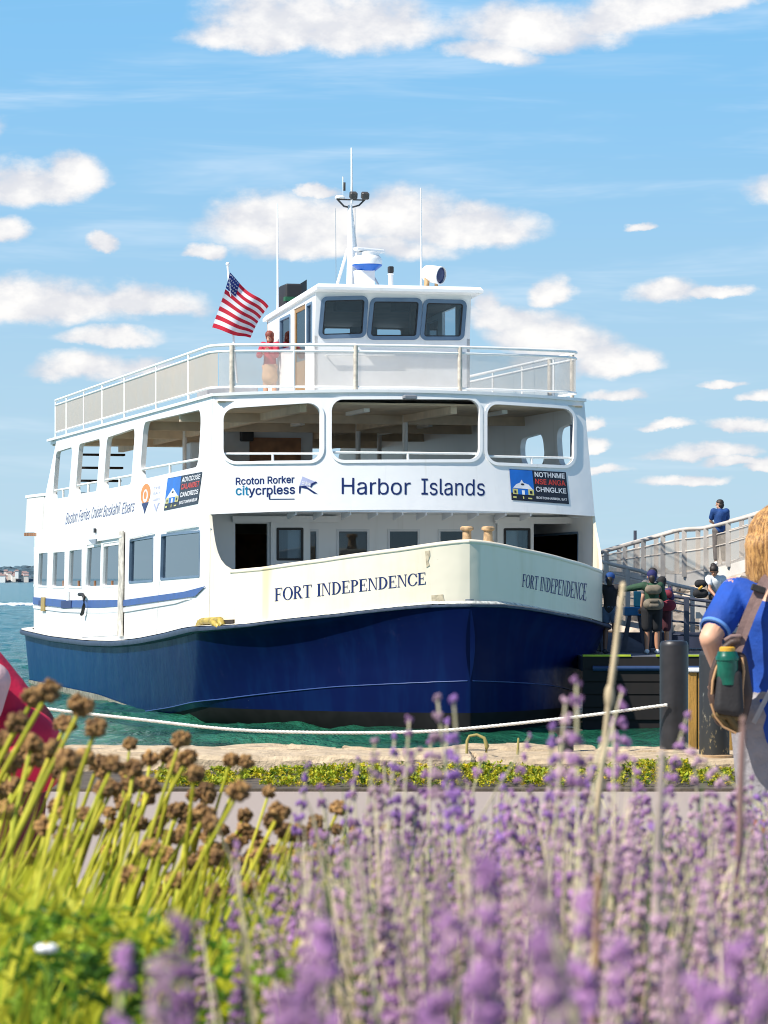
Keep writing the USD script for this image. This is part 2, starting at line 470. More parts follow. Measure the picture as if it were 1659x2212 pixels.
roofm = mat('house_roof', (0.22, 0.15, 0.14), 0.8)
for k in range(16):
    x = -0.1185 * SHORE + k * 1.15 + rng.uniform(-.5, .5) + (0 if k < 12 else 3)
    dy = rng.uniform(4, 14); zb = 0.1 + rng.uniform(0, 5.0)
    w, h = rng.uniform(2.2, 4.2), rng.uniform(1.8, 3.2)
    t = thing('shore_house', ['cream house with dark roof among the far shore trees', 'pinkish house with dark roof among the far shore trees', 'white house with dark roof among the far shore trees'][k % 3], 'house', (x, SHORE + dy - 6, zb), 0, 'tiny houses on the far shore')
    obj('wall', bx(-w / 2, w / 2, 0, 4, -3.5, h), hw[k % 3], t, False)
    obj('roof', trimesh.convex.convex_hull(np.array([(-w / 2 - .2, -.3, h), (w / 2 + .2, -.3, h), (-w / 2 - .2, 4.3, h), (w / 2 + .2, 4.3, h), (-w / 2, 2, h + 1.2), (w / 2, 2, h + 1.2)])), roofm, t, False)
# ------------------------------------------------------------------ ferry
TH = math.atan(1801 / FPX)
FO = np.array([0.458, 68.52, 0.0])                       # foot of the ferry's frame: middle of the upper deck front, at quay level
CT, ST = math.cos(TH), math.sin(TH)
# in the ferry's own frame x runs to its port side, y aft and z up


def to_local(p):
    q = np.asarray(p, float) - FO
    return np.stack([CT * q[..., 0] + ST * q[..., 1], -ST * q[..., 0] + CT * q[..., 1], q[..., 2]], -1)


CL = to_local([0, 0, EYE])


def sight(px, py):
    px, py = np.asarray(px, float), np.asarray(py, float)
    d = np.stack([(px - CX) / FPX, np.ones_like(px), -(py - CY) / FPX], -1)
    return np.stack([CT * d[..., 0] + ST * d[..., 1], -ST * d[..., 0] + CT * d[..., 1], d[..., 2]], -1)


def on_side(px, py, x0=-4.2):
    d = sight(px, py); t = (x0 - CL[0]) / d[..., 0]
    return np.stack([CL[1] + t * d[..., 1], CL[2] + t * d[..., 2]], -1)


def on_face(px, py, y0):
    d = sight(px, py); t = (y0 - CL[1]) / d[..., 1]
    return np.stack([CL[0] + t * d[..., 0], CL[2] + t * d[..., 2]], -1)


BULGE, RAKE, HB = 0.75, 0.16, 4.2
Z_WAIST, Z_TOP = 2.74, 5.22


def front_y(x, z): return -BULGE * (1 - (x / HB) ** 2) + RAKE * (z - Z_WAIST)


def on_front(px, py):
    y = np.zeros(np.shape(px)) - .4
    d = sight(px, py)
    for _ in range(30):
        t = (y - CL[1]) / d[..., 1]
        x, z = CL[0] + t * d[..., 0], CL[2] + t * d[..., 2]
        y = front_y(x, z)
    return np.stack([x, z], -1)


def side_x(z): return HB - 0.05 * np.maximum(0, z - Z_WAIST)


# plan of the hull at the knuckle (starboard half), from the middle of the stern to the stem
def plan(beam, ystern, rstern, ybow, yfull, n1, n2, N=90):
    pts = [(-x, ystern) for x in np.linspace(0, beam - rstern, 6)]
    for a in np.linspace(0, PI / 2, 10)[1:]:
        pts.append((-(beam - rstern + rstern * math.sin(a)), ystern - rstern + rstern * math.cos(a)))
    for y in np.linspace(ystern - rstern, yfull, 26)[1:]: pts.append((-beam, y))
    L = yfull - ybow
    for u in np.linspace(0, 1, 60)[1:]:
        w = 1 - (1 - u) ** 1.8
        pts.append((-beam * max(0, 1 - w ** n1) ** n2, yfull - L * w))
    return np.array(pts)


KN = plan(4.46, 28.3, 3.0, -5.0, 0.3, 1.65, 0.74)
WP = plan(4.3, 27.9, 2.6, -4.97, 1.6, 1.55, 0.78)
WALL = plan(4.22, 28.0, 2.8, -4.93, -0.2, 1.6, 0.73)       # white wall and bulwark above the knuckle
S_WALL = np.r_[0, np.cumsum(np.linalg.norm(np.diff(WALL, axis=0), axis=1))]


def wall_xy(s, out=0.0):
    """Point on the white wall's plan at length s from the middle of the stern, moved outwards."""
    x, y = np.interp(s, S_WALL, WALL[:, 0]), np.interp(s, S_WALL, WALL[:, 1])
    e = 0.02
    tx = np.interp(s + e, S_WALL, WALL[:, 0]) - np.interp(s - e, S_WALL, WALL[:, 0]); ty = np.interp(s + e, S_WALL, WALL[:, 1]) - np.interp(s - e, S_WALL, WALL[:, 1])
    l = np.hypot(tx, ty) + 1e-12
    return x + out * ty / l, y - out * tx / l


def s_of_y(y): return float(np.interp(-y, -WALL[14:, 1], S_WALL[14:]))


def on_wall(px, py, mirror=False):
    """(s, z) on the wall or bulwark that the sight line meets."""
    W = WALL * ([-1, 1] if mirror else [1, 1])
    px, py = np.atleast_1d(np.asarray(px, float)), np.atleast_1d(np.asarray(py, float))
    out = []
    A, B = W[:-1], W[1:]
    for d in sight(px, py):
        e = B - A
        den = d[0] * e[:, 1] - d[1] * e[:, 0]
        r = A - CL[:2]
        with np.errstate(all='ignore'):
            t = (r[:, 0] * e[:, 1] - r[:, 1] * e[:, 0]) / den
            u = (r[:, 0] * d[1] - r[:, 1] * d[0]) / den
        ok = (u >= -1e-9) & (u <= 1 + 1e-9) & (t > 0)
        if not ok.any():
            k = np.argmin(np.abs(np.clip(u, 0, 1) - u)); tt, uu = t[k], np.clip(u[k], 0, 1)
        else:
            k = np.where(ok)[0][np.argmin(t[ok])]; tt, uu = t[k], u[k]
        out.append((S_WALL[k] + uu * (S_WALL[k + 1] - S_WALL[k]), CL[2] + tt * d[2]))
    return np.array(out)


def zk(y): return np.interp(y, [-5, -4.7, -4.4, -3.5, -1.8, -0.9, 0.3, 1.5, 3.5, 6.7, 10, 14, 20, 25, 28.3], [0.87, .855, .81, .66, .45, .385, 0.33, 0.26, 0.13, -0.04, -0.16, -0.22, -0.22, -0.14, -0.04])
def zb(y): return np.interp(y, [-4.93, -4.65, -4.37, -3.96, -3.2, -2.0, -1.2, -.1, 1.5], [2.12, 2.04, 1.96, 1.88, 1.74, 1.58, 1.53, 1.48, 1.4])


def white_paint():
    """Ship's white enamel with faint runs of grime and rust."""
    g = G(); pos = g.add('geometry', 'position')
    st_ = g.add('mapping', 'vector', {'vector': pos}, mapping_type='point', scale=(1, 1, .07))
    n1 = g.noise(st_, 5.0, 5, .65); n2 = g.noise(pos, .9, 4); n3 = g.noise(st_, 11.0, 3, .6)
    col = g.mix(g.smooth(n1, .55, .80, 0, .45), (0.80, 0.79, 0.775), (0.60, 0.575, 0.52))
    col = g.mix(g.math('multiply', g.smooth(n3, .70, .80, 0, .6), g.smooth(n2, .5, .65)), col, (0.50, 0.36, 0.22))
    fine = g.noise(pos, 1.7, 2)
    b = g.add('bump', 'normal', {'height': fine}, strength=.12, distance=.08)
    return g.make('/World/Looks/white_paint', g.add('principled_bsdf', 'BSDF', {'base_color': col, 'normal': b, 'roughness': g.math('multiply_add', n1, .2, .27)}))


white = white_paint()
white_w = mat('white_paint_worn', (0.78, 0.775, 0.75), 0.4, vary=0.05, scale=2.0, streak=(1, 1, 0.25))
def cream_paint():
    g = G(); pos = g.add('geometry', 'position')
    st_ = g.add('mapping', 'vector', {'vector': pos}, mapping_type='point', scale=(1, 1, .12))
    n1 = g.noise(st_, 2.2, 5, .65); n2 = g.noise(st_, 1.1, 3); n3 = g.noise(pos, 16, 5, .7)
    col = g.mix(g.smooth(n1, .45, .75, 0, .6), (0.78, 0.70, 0.555), (0.68, 0.595, 0.43))
    col = g.mix(g.smooth(n2, .60, .74, 0, .5), col, (0.62, 0.47, 0.20))
    col = g.mix(g.smooth(n3, .70, .73, 0, .7), col, (0.45, 0.34, 0.22))
    b = g.add('bump', 'normal', {'height': g.noise(pos, 1.4, 2)}, strength=.2, distance=.08)
    return g.make('/World/Looks/cream_paint', g.add('principled_bsdf', 'BSDF', {'base_color': col, 'normal': b}, roughness=.4))


cream = cream_paint()
ghost = mat('grey_white_paint', (0.66, 0.67, 0.68), 0.4, vary=0.04)
stripe_m = mat('stripe_blue', (0.035, 0.085, 0.27), 0.4, vary=0.15, scale=4)
letter = mat('letter_navy', (0.006, 0.016, 0.10), 0.4, vary=0.05)
teal = mat('letter_teal', (0.0, 0.16, 0.30), 0.4, vary=0.05)
black = mat('black_rubber', (0.018, 0.018, 0.02), 0.6)
dark = mat('dark_inside', (0.03, 0.022, 0.018), 0.7, vary=0.3)
brownm = mat('brown_inside', (0.30, 0.14, 0.065), 0.6, vary=0.3)
wood = mat('door_wood', (0.28, 0.15, 0.05), 0.45, vary=0.2, scale=6, streak=(6, 6, .6))
steel = mat('stainless', (0.6, 0.6, 0.6), 0.3, metal=0.9)
rail_m = mat('rail_white', (0.78, 0.77, 0.74), 0.4, vary=0.05)
rail_tan = mat('rail_weathered', (0.52, 0.46, 0.38), 0.6, vary=0.2, scale=10)
gasket = mat('window_frame_blue', (0.11, 0.17, 0.25), 0.4, vary=0.1)
rust = mat('rusty_paint', (0.42, 0.27, 0.14), 0.75, vary=0.35, scale=9, bump=0.4)
bare = mat('peeled_primer', (0.47, 0.39, 0.27), 0.7, vary=0.25, scale=14)
pane = glass('window_glass', see=0.5, base=0.22)
pane_dark = glass('wheelhouse_glass', see=0.8, base=0.0)
blind = mat('pale_blind', (0.30, 0.36, 0.38), 0.8, vary=0.2, scale=2, streak=(1, 9, 0.05))
ceil_m = mat('ceiling_tan', (0.60, 0.49, 0.36), 0.7, vary=0.1)
deck_m = mat('deck_grey', (0.30, 0.31, 0.32), 0.8, vary=0.1)


def hull_mat():
    g = G()
    pos = g.add('geometry', 'position')
    v1 = g.add('mapping', 'vector', {'vector': pos}, mapping_type='point', scale=(1, 1, 0.18))
    n = g.noise(v1, 2.6, 5, 0.6)
    n2 = g.noise(pos, 1.1, 5, 0.65, 0.6)
    sep = g.add('separate_xyz', 'y', {'vector': pos})
    aft = g.smooth(sep, 68, 86)
    base = g.mix(aft, (0.0028, 0.0075, 0.048), (0.003, 0.034, 0.115))
    col = g.mix(g.smooth(n, 0.42, 0.72, 0, 0.35), base, (0.004, 0.024, 0.09))
    col = g.mix(g.smooth(n2, 0.62, 0.85, 0, 0.18), col, (0.07, 0.065, 0.14))
    n3 = g.noise(g.add('mapping', 'vector', {'vector': pos}, mapping_type='point', scale=(1, 1, 1.6)), 3.5, 6, 0.7)
    col = g.mix(g.smooth(n3, 0.72, 0.76, 0, 0.75), col, (0.42, 0.45, 0.55))
    big = g.noise(pos, 0.55, 3)
    bump = g.add('bump', 'normal', {'height': big}, strength=0.25, distance=0.2)
    p = g.add('principled_bsdf', 'BSDF', {'base_color': col, 'roughness': g.math('multiply_add', n2, 0.2, 0.2), 'normal': bump}, specular_ior_level=0.06)
    return g.make('/World/Looks/hull_blue', p)


hull_blue = hull_mat()
# a few fender scuffs and scrapes follow below
boot_m = mat('boot_black', (0.005, 0.005, 0.005), 0.75, vary=0.4, scale=3, spec=.2)
weed_m = mat('boot_weed', (0.19, 0.19, 0.15), 0.9, vary=0.4, scale=7, bump=0.6)

ferry = thing('ferry', 'white passenger ferry with dark blue hull moored bow first at the dock', 'ferry', FO, TH)


def loft(levels, close=True):
    """levels: arrays (n, 3) of starboard points, top to bottom; mirrored to port."""
    n, k = len(levels[0]), len(levels)
    v = np.vstack(levels)
    f = []
    for i in range(k - 1):
        a = np.arange(n - 1) + i * n
        f += [np.c_[a, a + 1, a + n + 1], np.c_[a, a + n + 1, a + n]]
    f = np.vstack(f)
    vm = v * [-1, 1, 1]
    m = trimesh.Trimesh(np.vstack([v, vm]), np.vstack([f, f[:, ::-1] + len(v)]), process=False)
    m.merge_vertices(digits_vertex=4)
    return m


yk, yw = KN[:, 1], WP[:, 1]
zc = np.interp(yw, [-5, -3, 0, 4, 8, 28], [-0.62, -0.78, -1.12, -1.45, -1.72, -1.72])         # chine
lv_k = np.c_[KN, zk(yk)]
lv_c = np.c_[WP, zc]
mids = []
for t in (0.0, 0.07, 0.2, 0.4, 0.6, 0.8, 1.0):
    p = lv_k * (1 - t) + lv_c * t
    q = t ** .55; wgt = np.clip(-yk / 3.0, 0, 1)[:, None]
    p[:, :2] = p[:, :2] * (1 - wgt) + (lv_k[:, :2] * (1 - q) + lv_c[:, :2] * q) * wgt
    p[:, 0] += (-0.10 * np.sin(t * PI)) * np.clip((yk - 2) / -6, 0, 1) * -1.0      # slight hollow in the flare
    mids.append(p)
obj('hull', loft(mids), hull_blue, ferry, 35)
zboot = np.interp(yw, [-5, 28], [-1.12, -1.42])
# below the chine: dark boot topping; aft of it a weedy pale band at the waterline
low = lv_c.copy(); low[:, 2] = np.minimum(zc, -1.12) - 0.0
inn = lv_c.copy(); inn[:, 0] *= 0.93; inn[:, 2] = np.minimum(zc - 0.6, -1.75)
keel = lv_c.copy(); keel[:, 0] *= 0.55; keel[:, 2] = -2.6
up = lv_c.copy(); up[:, 0] *= 1.0
mid_b = lv_c * .5 + inn * .5; mid_b[:, 2] = np.minimum(zc - 0.10, np.interp(yw, [-5, 8, 28], [-1.24, -1.40, -1.9])); mid_b[:, 0] = lv_c[:, 0] * 0.975
obj('hull_bottom', loft([lv_c, mid_b]), hull_blue, ferry, 35)
obj('boot_topping', loft([mid_b, inn, keel]), boot_m, ferry, 35)
fore = (yw < 7.5) & (np.abs(WP[:, 0]) > 0.02)
pts = np.c_[WP[fore] * [1.004, 1.0], zc[fore] + 0.012]
for sgn in (1, -1):
    obj('chine_seam', tube(pts * [sgn, 1, 1], 0.013, 5), mat('seam_pale', (0.03, 0.06, 0.19), 0.4) if sgn == 1 else '/World/Looks/seam_pale', ferry, True)
aftm = (yw >= 6.5)
fd_ = np.clip((yw[aftm] - 6.5) / 7, 0, 1)
wl = np.c_[WP[aftm] * np.c_[1 + .012 * fd_, 1 + 0 * fd_], -1.66 + .19 * fd_]
wl2 = wl.copy(); wl2[:, 2] = -1.75
obj('waterline_weed', loft([wl, wl2]), weed_m, ferry, 35)

# rubbing strake along the knuckle
prof = np.array([(0.0, 0.075), (0.12, 0.065), (0.15, 0.02), (0.13, -0.05), (0.03, -0.08)])
lv = []
nx_, ny_ = np.gradient(KN[:, 1]), -np.gradient(KN[:, 0])
nn = np.stack([nx_, ny_], 1); nn /= np.linalg.norm(nn, axis=1, keepdims=True) + 1e-9
nn *= np.sign(-(nn[:, 0]) + 1e-6)[:, None]
nn[:7] = [0, 1]
fadeo = np.clip((yk + 4.0) / 5.0, 0.12, 1)
for o, z in prof:
    lv.append(np.c_[KN + nn * (o * fadeo)[:, None], zk(yk) + z * np.clip(fadeo, .35, 1)])
obj('rubbing_strake', loft(lv), mat('strake_dark', (0.035, 0.05, 0.085), 0.5, vary=0.3, scale=6), ferry, 40)
lv2 = [np.c_[KN * [0.955, 0.996], zk(yk) + 0.095], np.c_[KN + nn * (0.10 * fadeo)[:, None], zk(yk) + 0.082 * np.clip(fadeo, .5, 1) + .004]]
obj('strake_top', loft(lv2), mat('strake_worn', (0.60, 0.58, 0.52), 0.7, vary=0.35, scale=11), ferry, 40)

# ---- white wall: main deck side and bow bulwark in one plate (starboard), with its openings
S0 = s_of_y(1.5)
SMAX = S_WALL[-1]


def wall_poly(px, py): return Polygon(on_wall(px, py))


ss = np.linspace(0, SMAX, 160)
yy = np.interp(ss, S_WALL, WALL[:, 1])
bottom = [(s, zk(y) + 0.07) for s, y in zip(ss, yy)]
cut = on_wall([452, 453, 455, 459, 465, 472, 482, 497], [1113, 1125, 1145, 1170, 1193, 1209, 1221, 1230])
cut[0, 1] = Z_WAIST
s_cut_top, s_cut_end = cut[0, 0], cut[-1, 0]
bul = [(s, zb(y)) for s, y in zip(ss, yy) if s > s_cut_end + 0.1]
topline = [(0.0, 2.3), (s_of_y(27.0), 2.3), (s_of_y(26.9), Z_WAIST), (s_cut_top - 0.05, Z_WAIST)] + [tuple(p) for p in cut] + bul
wallp = Polygon(bottom + topline[::-1]).buffer(0)
lower_win = [([349, 432, 431, 347], [1157, 1148, 1244, 1251]), ([281, 331, 330, 279], [1168, 1160, 1254, 1258]), ([225, 261, 259, 222], [1179, 1174, 1265, 1266]), ([190, 219, 217, 186], [1182, 1178, 1267, 1268]),
             ([151, 178, 177, 148], [1188, 1185, 1268, 1268]), ([116, 141, 139, 113], [1192, 1190, 1268, 1268]), ([85, 104, 102, 82], [1194, 1192, 1267, 1266]), ([62, 76, 73, 59], [1195, 1194, 1266, 1265])]
win_polys = [soften(wall_poly(*w), 0.04) for w in lower_win]
side_plate = wallp
for w in win_polys: side_plate = side_plate.difference(w)
wallmap = lambda sgn: (lambda a, b, t: np.stack([sgn * -1 * -wall_xy(a, t)[0], wall_xy(a, t)[1], b], -1))
split = s_of_y(0.1)
aft_plate = side_plate.intersection(sbox(-1, -5, split, 9))
bow_plate = side_plate.intersection(sbox(split, -5, SMAX + 1, 9))
for sgn, nm in ((1, 'starboard'), (-1, 'port')):
    obj('main_deck_side', panel(aft_plate, 0.0, -0.06, wallmap(sgn), 0.5), white, ferry, 40)
    obj('bow_bulwark', panel(bow_plate, 0.0, -0.06, wallmap(sgn), 0.12), cream, ferry, 40)
# bulwark cap rail
capline = [(s, zb(y)) for s, y in zip(ss, yy) if s > s_cut_end]
for sgn in (1, -1):
    c = np.array(capline); x, y = wall_xy(c[:, 0], -0.03)
    obj('bulwark_cap', tube(np.c_[x * sgn, y, c[:, 1] + 0.01], 0.05, 8), rust if sgn == 2 else cream, ferry, True)
# glass and blinds of the lower windows, both sides
for sgn in (1, -1):
    for k, w in enumerate(win_polys):
        a0, b0, a1, b1 = w.bounds
        fr = obj('side_window', panel(w.buffer(0.03).difference(w.buffer(-0.02)), 0.012, -0.07, wallmap(sgn), 0.4), gasket if k < 2 else white, ferry, False)
        obj('pane', panel(w.buffer(-0.021), -0.045, -0.05, wallmap(sgn), 0.4), pane, fr, 40)
        if k >= 2 and sgn == 1:
            bl = w.intersection(sbox(a0, b0, a1 - (a1 - a0) * 0.12, b1)).buffer(-0.04)
            obj('blind', panel(bl, -0.20, -0.21, wallmap(sgn), 0.2), blind, fr, 40)

# stripe along the side
st_top = on_wall([38, 41, 150, 270, 400, 446], [1288, 1289, 1296.5, 1296, 1278, 1266])
st_bot = on_wall([424, 274, 216, 137, 41, 38], [1288, 1309, 1313, 1312, 1304, 1303])
for sgn in (1, -1): obj('side_stripe', panel(Polygon(np.vstack([st_top, st_bot])).buffer(0), 0.032, 0.022, wallmap(sgn), 0.3), stripe_m, ferry, 40)
gh = Polygon(np.vstack([on_wall([416, 274, 216, 137, 41], [1292, 1312, 1316, 1315, 1307]), on_wall([41, 137, 216, 274, 380], [1313, 1322, 1325, 1322, 1304])]))
obj('faded_stripe', panel(gh.buffer(0), 0.027, 0.020, wallmap(1), 0.3), ghost, ferry, 40)


def wall_patch(name, pts, material, t=0.012, parent=None, depth=0.03):
    p = np.array(pts, float)
    return obj(name, panel(wall_poly(p[:, 0], p[:, 1]).buffer(0), t, t - depth, wallmap(1), 0.25), material, parent or ferry, 40)


# side door: channel, sill seams, top track, small fittings
door_p = wall_poly([183, 262, 258, 178], [1158, 1150, 1372, 1376])
for w in win_polys: door_p = door_p.difference(w.buffer(.055))
obj('sliding_door', panel(door_p, 0.02, 0.004, wallmap(1), 0.3), white_w, ferry, 40)
wall_patch('door_channel', [(262, 1148), (271, 1146), (268, 1374), (258, 1374)], mat('channel_worn', (0.55, 0.50, 0.43), 0.6, vary=0.3, scale=5), 0.06)
wall_patch('door_track', [(205, 1166), (268, 1157), (268, 1161), (205, 1171)], ghost, 0.07)
wall_patch('track_light', [(204, 1166), (221, 1164), (220, 1175), (212, 1175)], mat('fitting_grey', (0.25, 0.28, 0.32), 0.4), 0.16)
wall_patch('window_drip_rail', [(280, 1162), (335, 1150), (335, 1152), (280, 1165)], ghost, 0.06)
wall_patch('window_drip_rail', [(360, 1146), (430, 1134), (430, 1137), (360, 1149)], ghost, 0.06)
brass = mat('brass_fitting', (0.45, 0.30, 0.08), 0.45, metal=0.3)
wall_patch('hinge_plate', [(93, 1290), (101, 1290), (100, 1320), (92, 1320)], brass, 0.06)
wall_patch('hinge_block', [(87, 1297), (93, 1297), (92, 1308), (86, 1308)], letter, 0.05)
wall_patch('latch_block', [(136, 1298), (158, 1297), (157, 1313), (135, 1314)], letter, 0.05)
wall_patch('latch_strap', [(146, 1278), (151, 1278), (151, 1298), (146, 1298)], ghost, 0.04)
hp = on_wall([181, 188, 192, 191, 188, 186], [1284, 1284, 1290, 1310, 1325, 1327])
hx, hy = wall_xy(hp[:, 0], 0.12)
obj('door_handle', tube(np.c_[hx, hy, hp[:, 1]], 0.045, 8), black, ferry, True)
# recessed chock low on the bow side
ch = on_wall([434, 480, 507, 507, 470, 434], [1343, 1340, 1340, 1352, 1356, 1360])
chm = mat('chock_yellow', (0.36, 0.26, 0.05), 0.5, vary=0.4, scale=6)
wall_patch('mooring_chock', [(434, 1345), (507, 1338), (507, 1353), (434, 1361)], dark, 0.05, depth=0.05)
chp = on_wall([436, 442, 447, 485, 490], [1360, 1345, 1342, 1340, 1352]); cx2, cy2 = wall_xy(chp[:, 0], 0.10)
obj('chock_horn', tube(np.c_[cx2, cy2, chp[:, 1]], 0.075, 8), chm, ferry, True)
chp = on_wall([470, 478, 485], [1343, 1348, 1355]); cx2, cy2 = wall_xy(chp[:, 0], 0.12)
obj('chock_horn', tube(np.c_[cx2, cy2, chp[:, 1]], 0.07, 8), chm, ferry, True)
# peeled patches and stains on the bow
wall_patch('peeled_patch', [(918, 1190), (928, 1189), (929, 1200), (925, 1212), (928, 1222), (921, 1226), (920, 1208)], bare, 0.010, depth=0.008)
wall_patch('peeled_patch', [(932, 1286), (957, 1284), (961, 1306), (948, 1308), (946, 1304), (933, 1307)], bare, 0.010, depth=0.008)
bits = on_face([1009, 1055], [1155, 1153], -4.0)
for k, bx_ in enumerate((1010, 1056)):
    q = on_face(bx_, 1172, -4.0)
    z0 = 2.05
    obj('bow_bitt', lathe([(0, 0), (.12, 0), (.12, .10), (.095, .13), (.085, .30), (.135, .33), (.135, .37), (.10, .40), (0, .40)], 18, (q[0] , -3.95, z0)), rust, ferry, 40)
obj('bitt_base', bx(on_face(985, 1172, -4)[0], on_face(1085, 1172, -4)[0], -4.35, -3.6, 1.98, 2.09, .03), cream, ferry, False)

# ---- upper deck: sides
upper_win = [([300, 424, 423, 297], [912, 884, 1008, 1037], .45), ([222, 282, 279, 219], [945, 924, 1046, 1058], .22), ([162, 207.5, 205, 159], [959, 947, 1061, 1068], .2), ([113, 148, 145, 110], [976, 965, 1073, 1079], .2)]
yr_t = on_side(113, 955)[0]; yr_b = on_side(82, 1148)[0]
up_side = Polygon([(front_y(HB, Z_WAIST), Z_WAIST + .004), (front_y(HB, Z_TOP), Z_TOP), (yr_t, Z_TOP), (yr_b, Z_WAIST + .004)])
uw = []
for X, Y, r in upper_win:
    p = Polygon(on_side(X, Y))
    uw.append(soften(p, min(r, 0.33)))
for w in uw: up_side = up_side.difference(w)
sidemap = lambda sgn: (lambda a, b, t: np.stack([-sgn * (side_x(b) + t), a, b], -1))
port_side = Polygon([(front_y(HB, Z_WAIST), Z_WAIST + .004), (front_y(HB, Z_TOP), Z_TOP), (yr_t, Z_TOP), (yr_b, Z_WAIST + .004)])
for pts in ([(1216, 1006), (1275, 1008), (1275, 905), (1214, 927)], [(1116, 1003), (1188, 1004), (1184, 935), (1120, 953)], [(1054, 1001), (1093, 1002), (1089, 957), (1054, 968)], [(1012, 1000), (1038, 1000), (1037, 972), (1012, 978)], [(986, 1000), (1002, 1000), (1002, 979), (986, 982)]):
    port_side = port_side.difference(soften(Polygon(on_side([q[0] for q in pts], [q[1] for q in pts], 4.12)), .3))
for sgn in (1, -1):
    obj('upper_deck_side', panel(up_side if sgn == 1 else port_side, 0.0, -0.12, sidemap(sgn), 3.0), white, ferry, 30)
    if sgn == -1: break
    for w in uw:
        rim = w.buffer(0.05).difference(w)
        a0, b0, a1, b1 = w.bounds
        y0, y1 = a0 + .02, a1 - .02
        z = b0 + 0.24
        obj('window_bar', tube([(-sgn * 4.1, y0, z), (-sgn * 4.1, y1, z)], 0.03, 6), rail_m, ferry, True)
        obj('window_bar_post', tube([(-sgn * 4.1, (y0 + y1) / 2, b0 - .03), (-sgn * 4.1, (y0 + y1) / 2, z)], 0.03, 6), rail_m, ferry, True)

# ---- upper deck: front
fx = np.linspace(-HB, HB, 9)
fmap = lambda a, b, t: np.stack([a, front_y(a, b) - t, b], -1)
fwin = [(481, 868, 694, 995), (715, 862, 1037, 993), (1051, 871, 1240, 999)]
fpolys = []
for (x0, y0, x1, y1), sl in zip(fwin, ((14, 3), (0, 2), (-12, -8))):
    c = on_front([x0, x1, x1, x0], [y0 + max(sl[0], 0), y0 + max(-sl[0], 0), y1 + max(-sl[1], 0) - 0, y1 + max(sl[1], 0)])
    fpolys.append(soften(Polygon(c), 0.26))
zt = lambda x: Z_TOP + 0.10 * (1 - (x / HB) ** 2)
zw = lambda x: Z_WAIST + 0.10 * (1 - (x / HB) ** 2)
xs_ = np.linspace(-HB, HB, 30)
face = Polygon([(x, zw(x)) for x in xs_] + [(side_x(zt(x)) * x / HB, zt(x)) for x in xs_[::-1]])
for w in fpolys: face = face.difference(w)
obj('upper_deck_front', panel(face, 0.0, -0.10, fmap, 0.35), white, ferry, 30)
for w in fpolys:
    fr = obj('window_opening', panel(w.buffer(0.055).difference(w.buffer(-.01)), 0.03, -0.13, fmap, 0.35), white, ferry, 30)
    a0, b0, a1, b1 = w.bounds
    zz = b0 + 0.17
    X = np.linspace(a0 + .01, a1 - .01, 12)
    obj('rail', tube(np.c_[X, front_y(X, zz) + .05, np.full(12, zz)], 0.028, 6), rail_m, fr, True)
    xm = (a0 + a1) / 2
    obj('rail_post', tube([(xm, front_y(xm, b0) + .05, b0 - .04), (xm, front_y(xm, zz) + .05, zz)], 0.028, 6), rail_m, fr, True)
# soffit under the overhanging front, main deck bulkhead behind it, brackets
YB = 1.7
sof = Polygon([(-4.18, YB + .1)] + [(x, front_y(x, Z_WAIST) + .03) for x in np.linspace(-4.18, 4.18, 24)] + [(4.18, YB + .1)])
obj('soffit', panel(sof, Z_WAIST + .05, Z_WAIST + .10, lambda a, b, t: np.stack([a, b, t], -1), 9), white, ferry, False)
for px_ in (642, 699, 760, 818, 873, 924, 980, 1036, 1096, 1150):
    q = on_front(px_, 1107)
    y = front_y(q[0], Z_WAIST)
    obj('deck_bracket', trimesh.convex.convex_hull(np.array([(q[0] + e, y + a, z) for e in (-.015, .015) for a, z in ((.12, Z_WAIST + .06), (.9, Z_WAIST + .06), (.9, Z_WAIST - .1), (.12, Z_WAIST - .01))])), ghost, ferry, False)


def bh(pts): return Polygon(on_face([p[0] for p in pts], [p[1] for p in pts], YB))


def rectp(x0, y0, x1, y1): return bh([(x0, y0), (x1, y0), (x1, y1), (x0, y1)])


bulk = sbox(-4.12, 0.2, 4.12, Z_WAIST + .09)
op_l, op_r = rectp(508, 1131, 578, 1250), rectp(1153, 1132, 1227, 1230)
bwin = [rectp(670, 1148, 683, 1225), rectp(732, 1148, 793, 1215), rectp(842, 1148, 902, 1205), rectp(951, 1148, 1010, 1200)]
bulk = bulk.difference(unary_union([op_l, op_r] + bwin))
pl = lambda y: (lambda a, b, t: np.stack([a, y - t, b], -1))
obj('main_deck_bulkhead', panel(bulk, 0.0, -0.08, pl(YB), 20), white, ferry, False)
for w in bwin:
    fr = obj('bulkhead_window', panel(w.buffer(.05, join_style='mitre').difference(w), 0.02, -.02, pl(YB), 20), ghost, ferry, False)
    obj('pane', panel(w, -.03, -.036, pl(YB), 20), pane_dark, fr, False)
for (d0, w0, stop) in (((583, 1127, 667, 1230), (598, 1143, 650, 1208), 0), ((1072, 1130, 1150, 1222), (1088, 1144, 1140, 1190), 0)):
    dp, wp_ = rectp(*d0), rectp(*w0)
    dd = obj('front_sliding_door', panel(dp.difference(wp_), 0.10, 0.05, pl(YB), 20), white, ferry, False)
    obj('door_glass', panel(wp_, 0.08, 0.074, pl(YB), 20), pane_dark, dd, False)
    a0, b0, a1, b1 = wp_.bounds
    obj('door_blind', panel(sbox(a0, b0, a0 + (a1 - a0) * .42, b1) if w0[0] < 800 else sbox(a1 - (a1 - a0) * .42, b0, a1, b1), .06, .055, pl(YB), 20), blind, dd, False)
    obj('door_window_frame', panel(wp_.buffer(.03).difference(wp_.buffer(-.02)), 0.115, 0.095, pl(YB), 20), black, dd, False)
obj('door_track', panel(rectp(500, 1115, 730, 1128), 0.16, 0.02, pl(YB), 20), white, ferry, False)
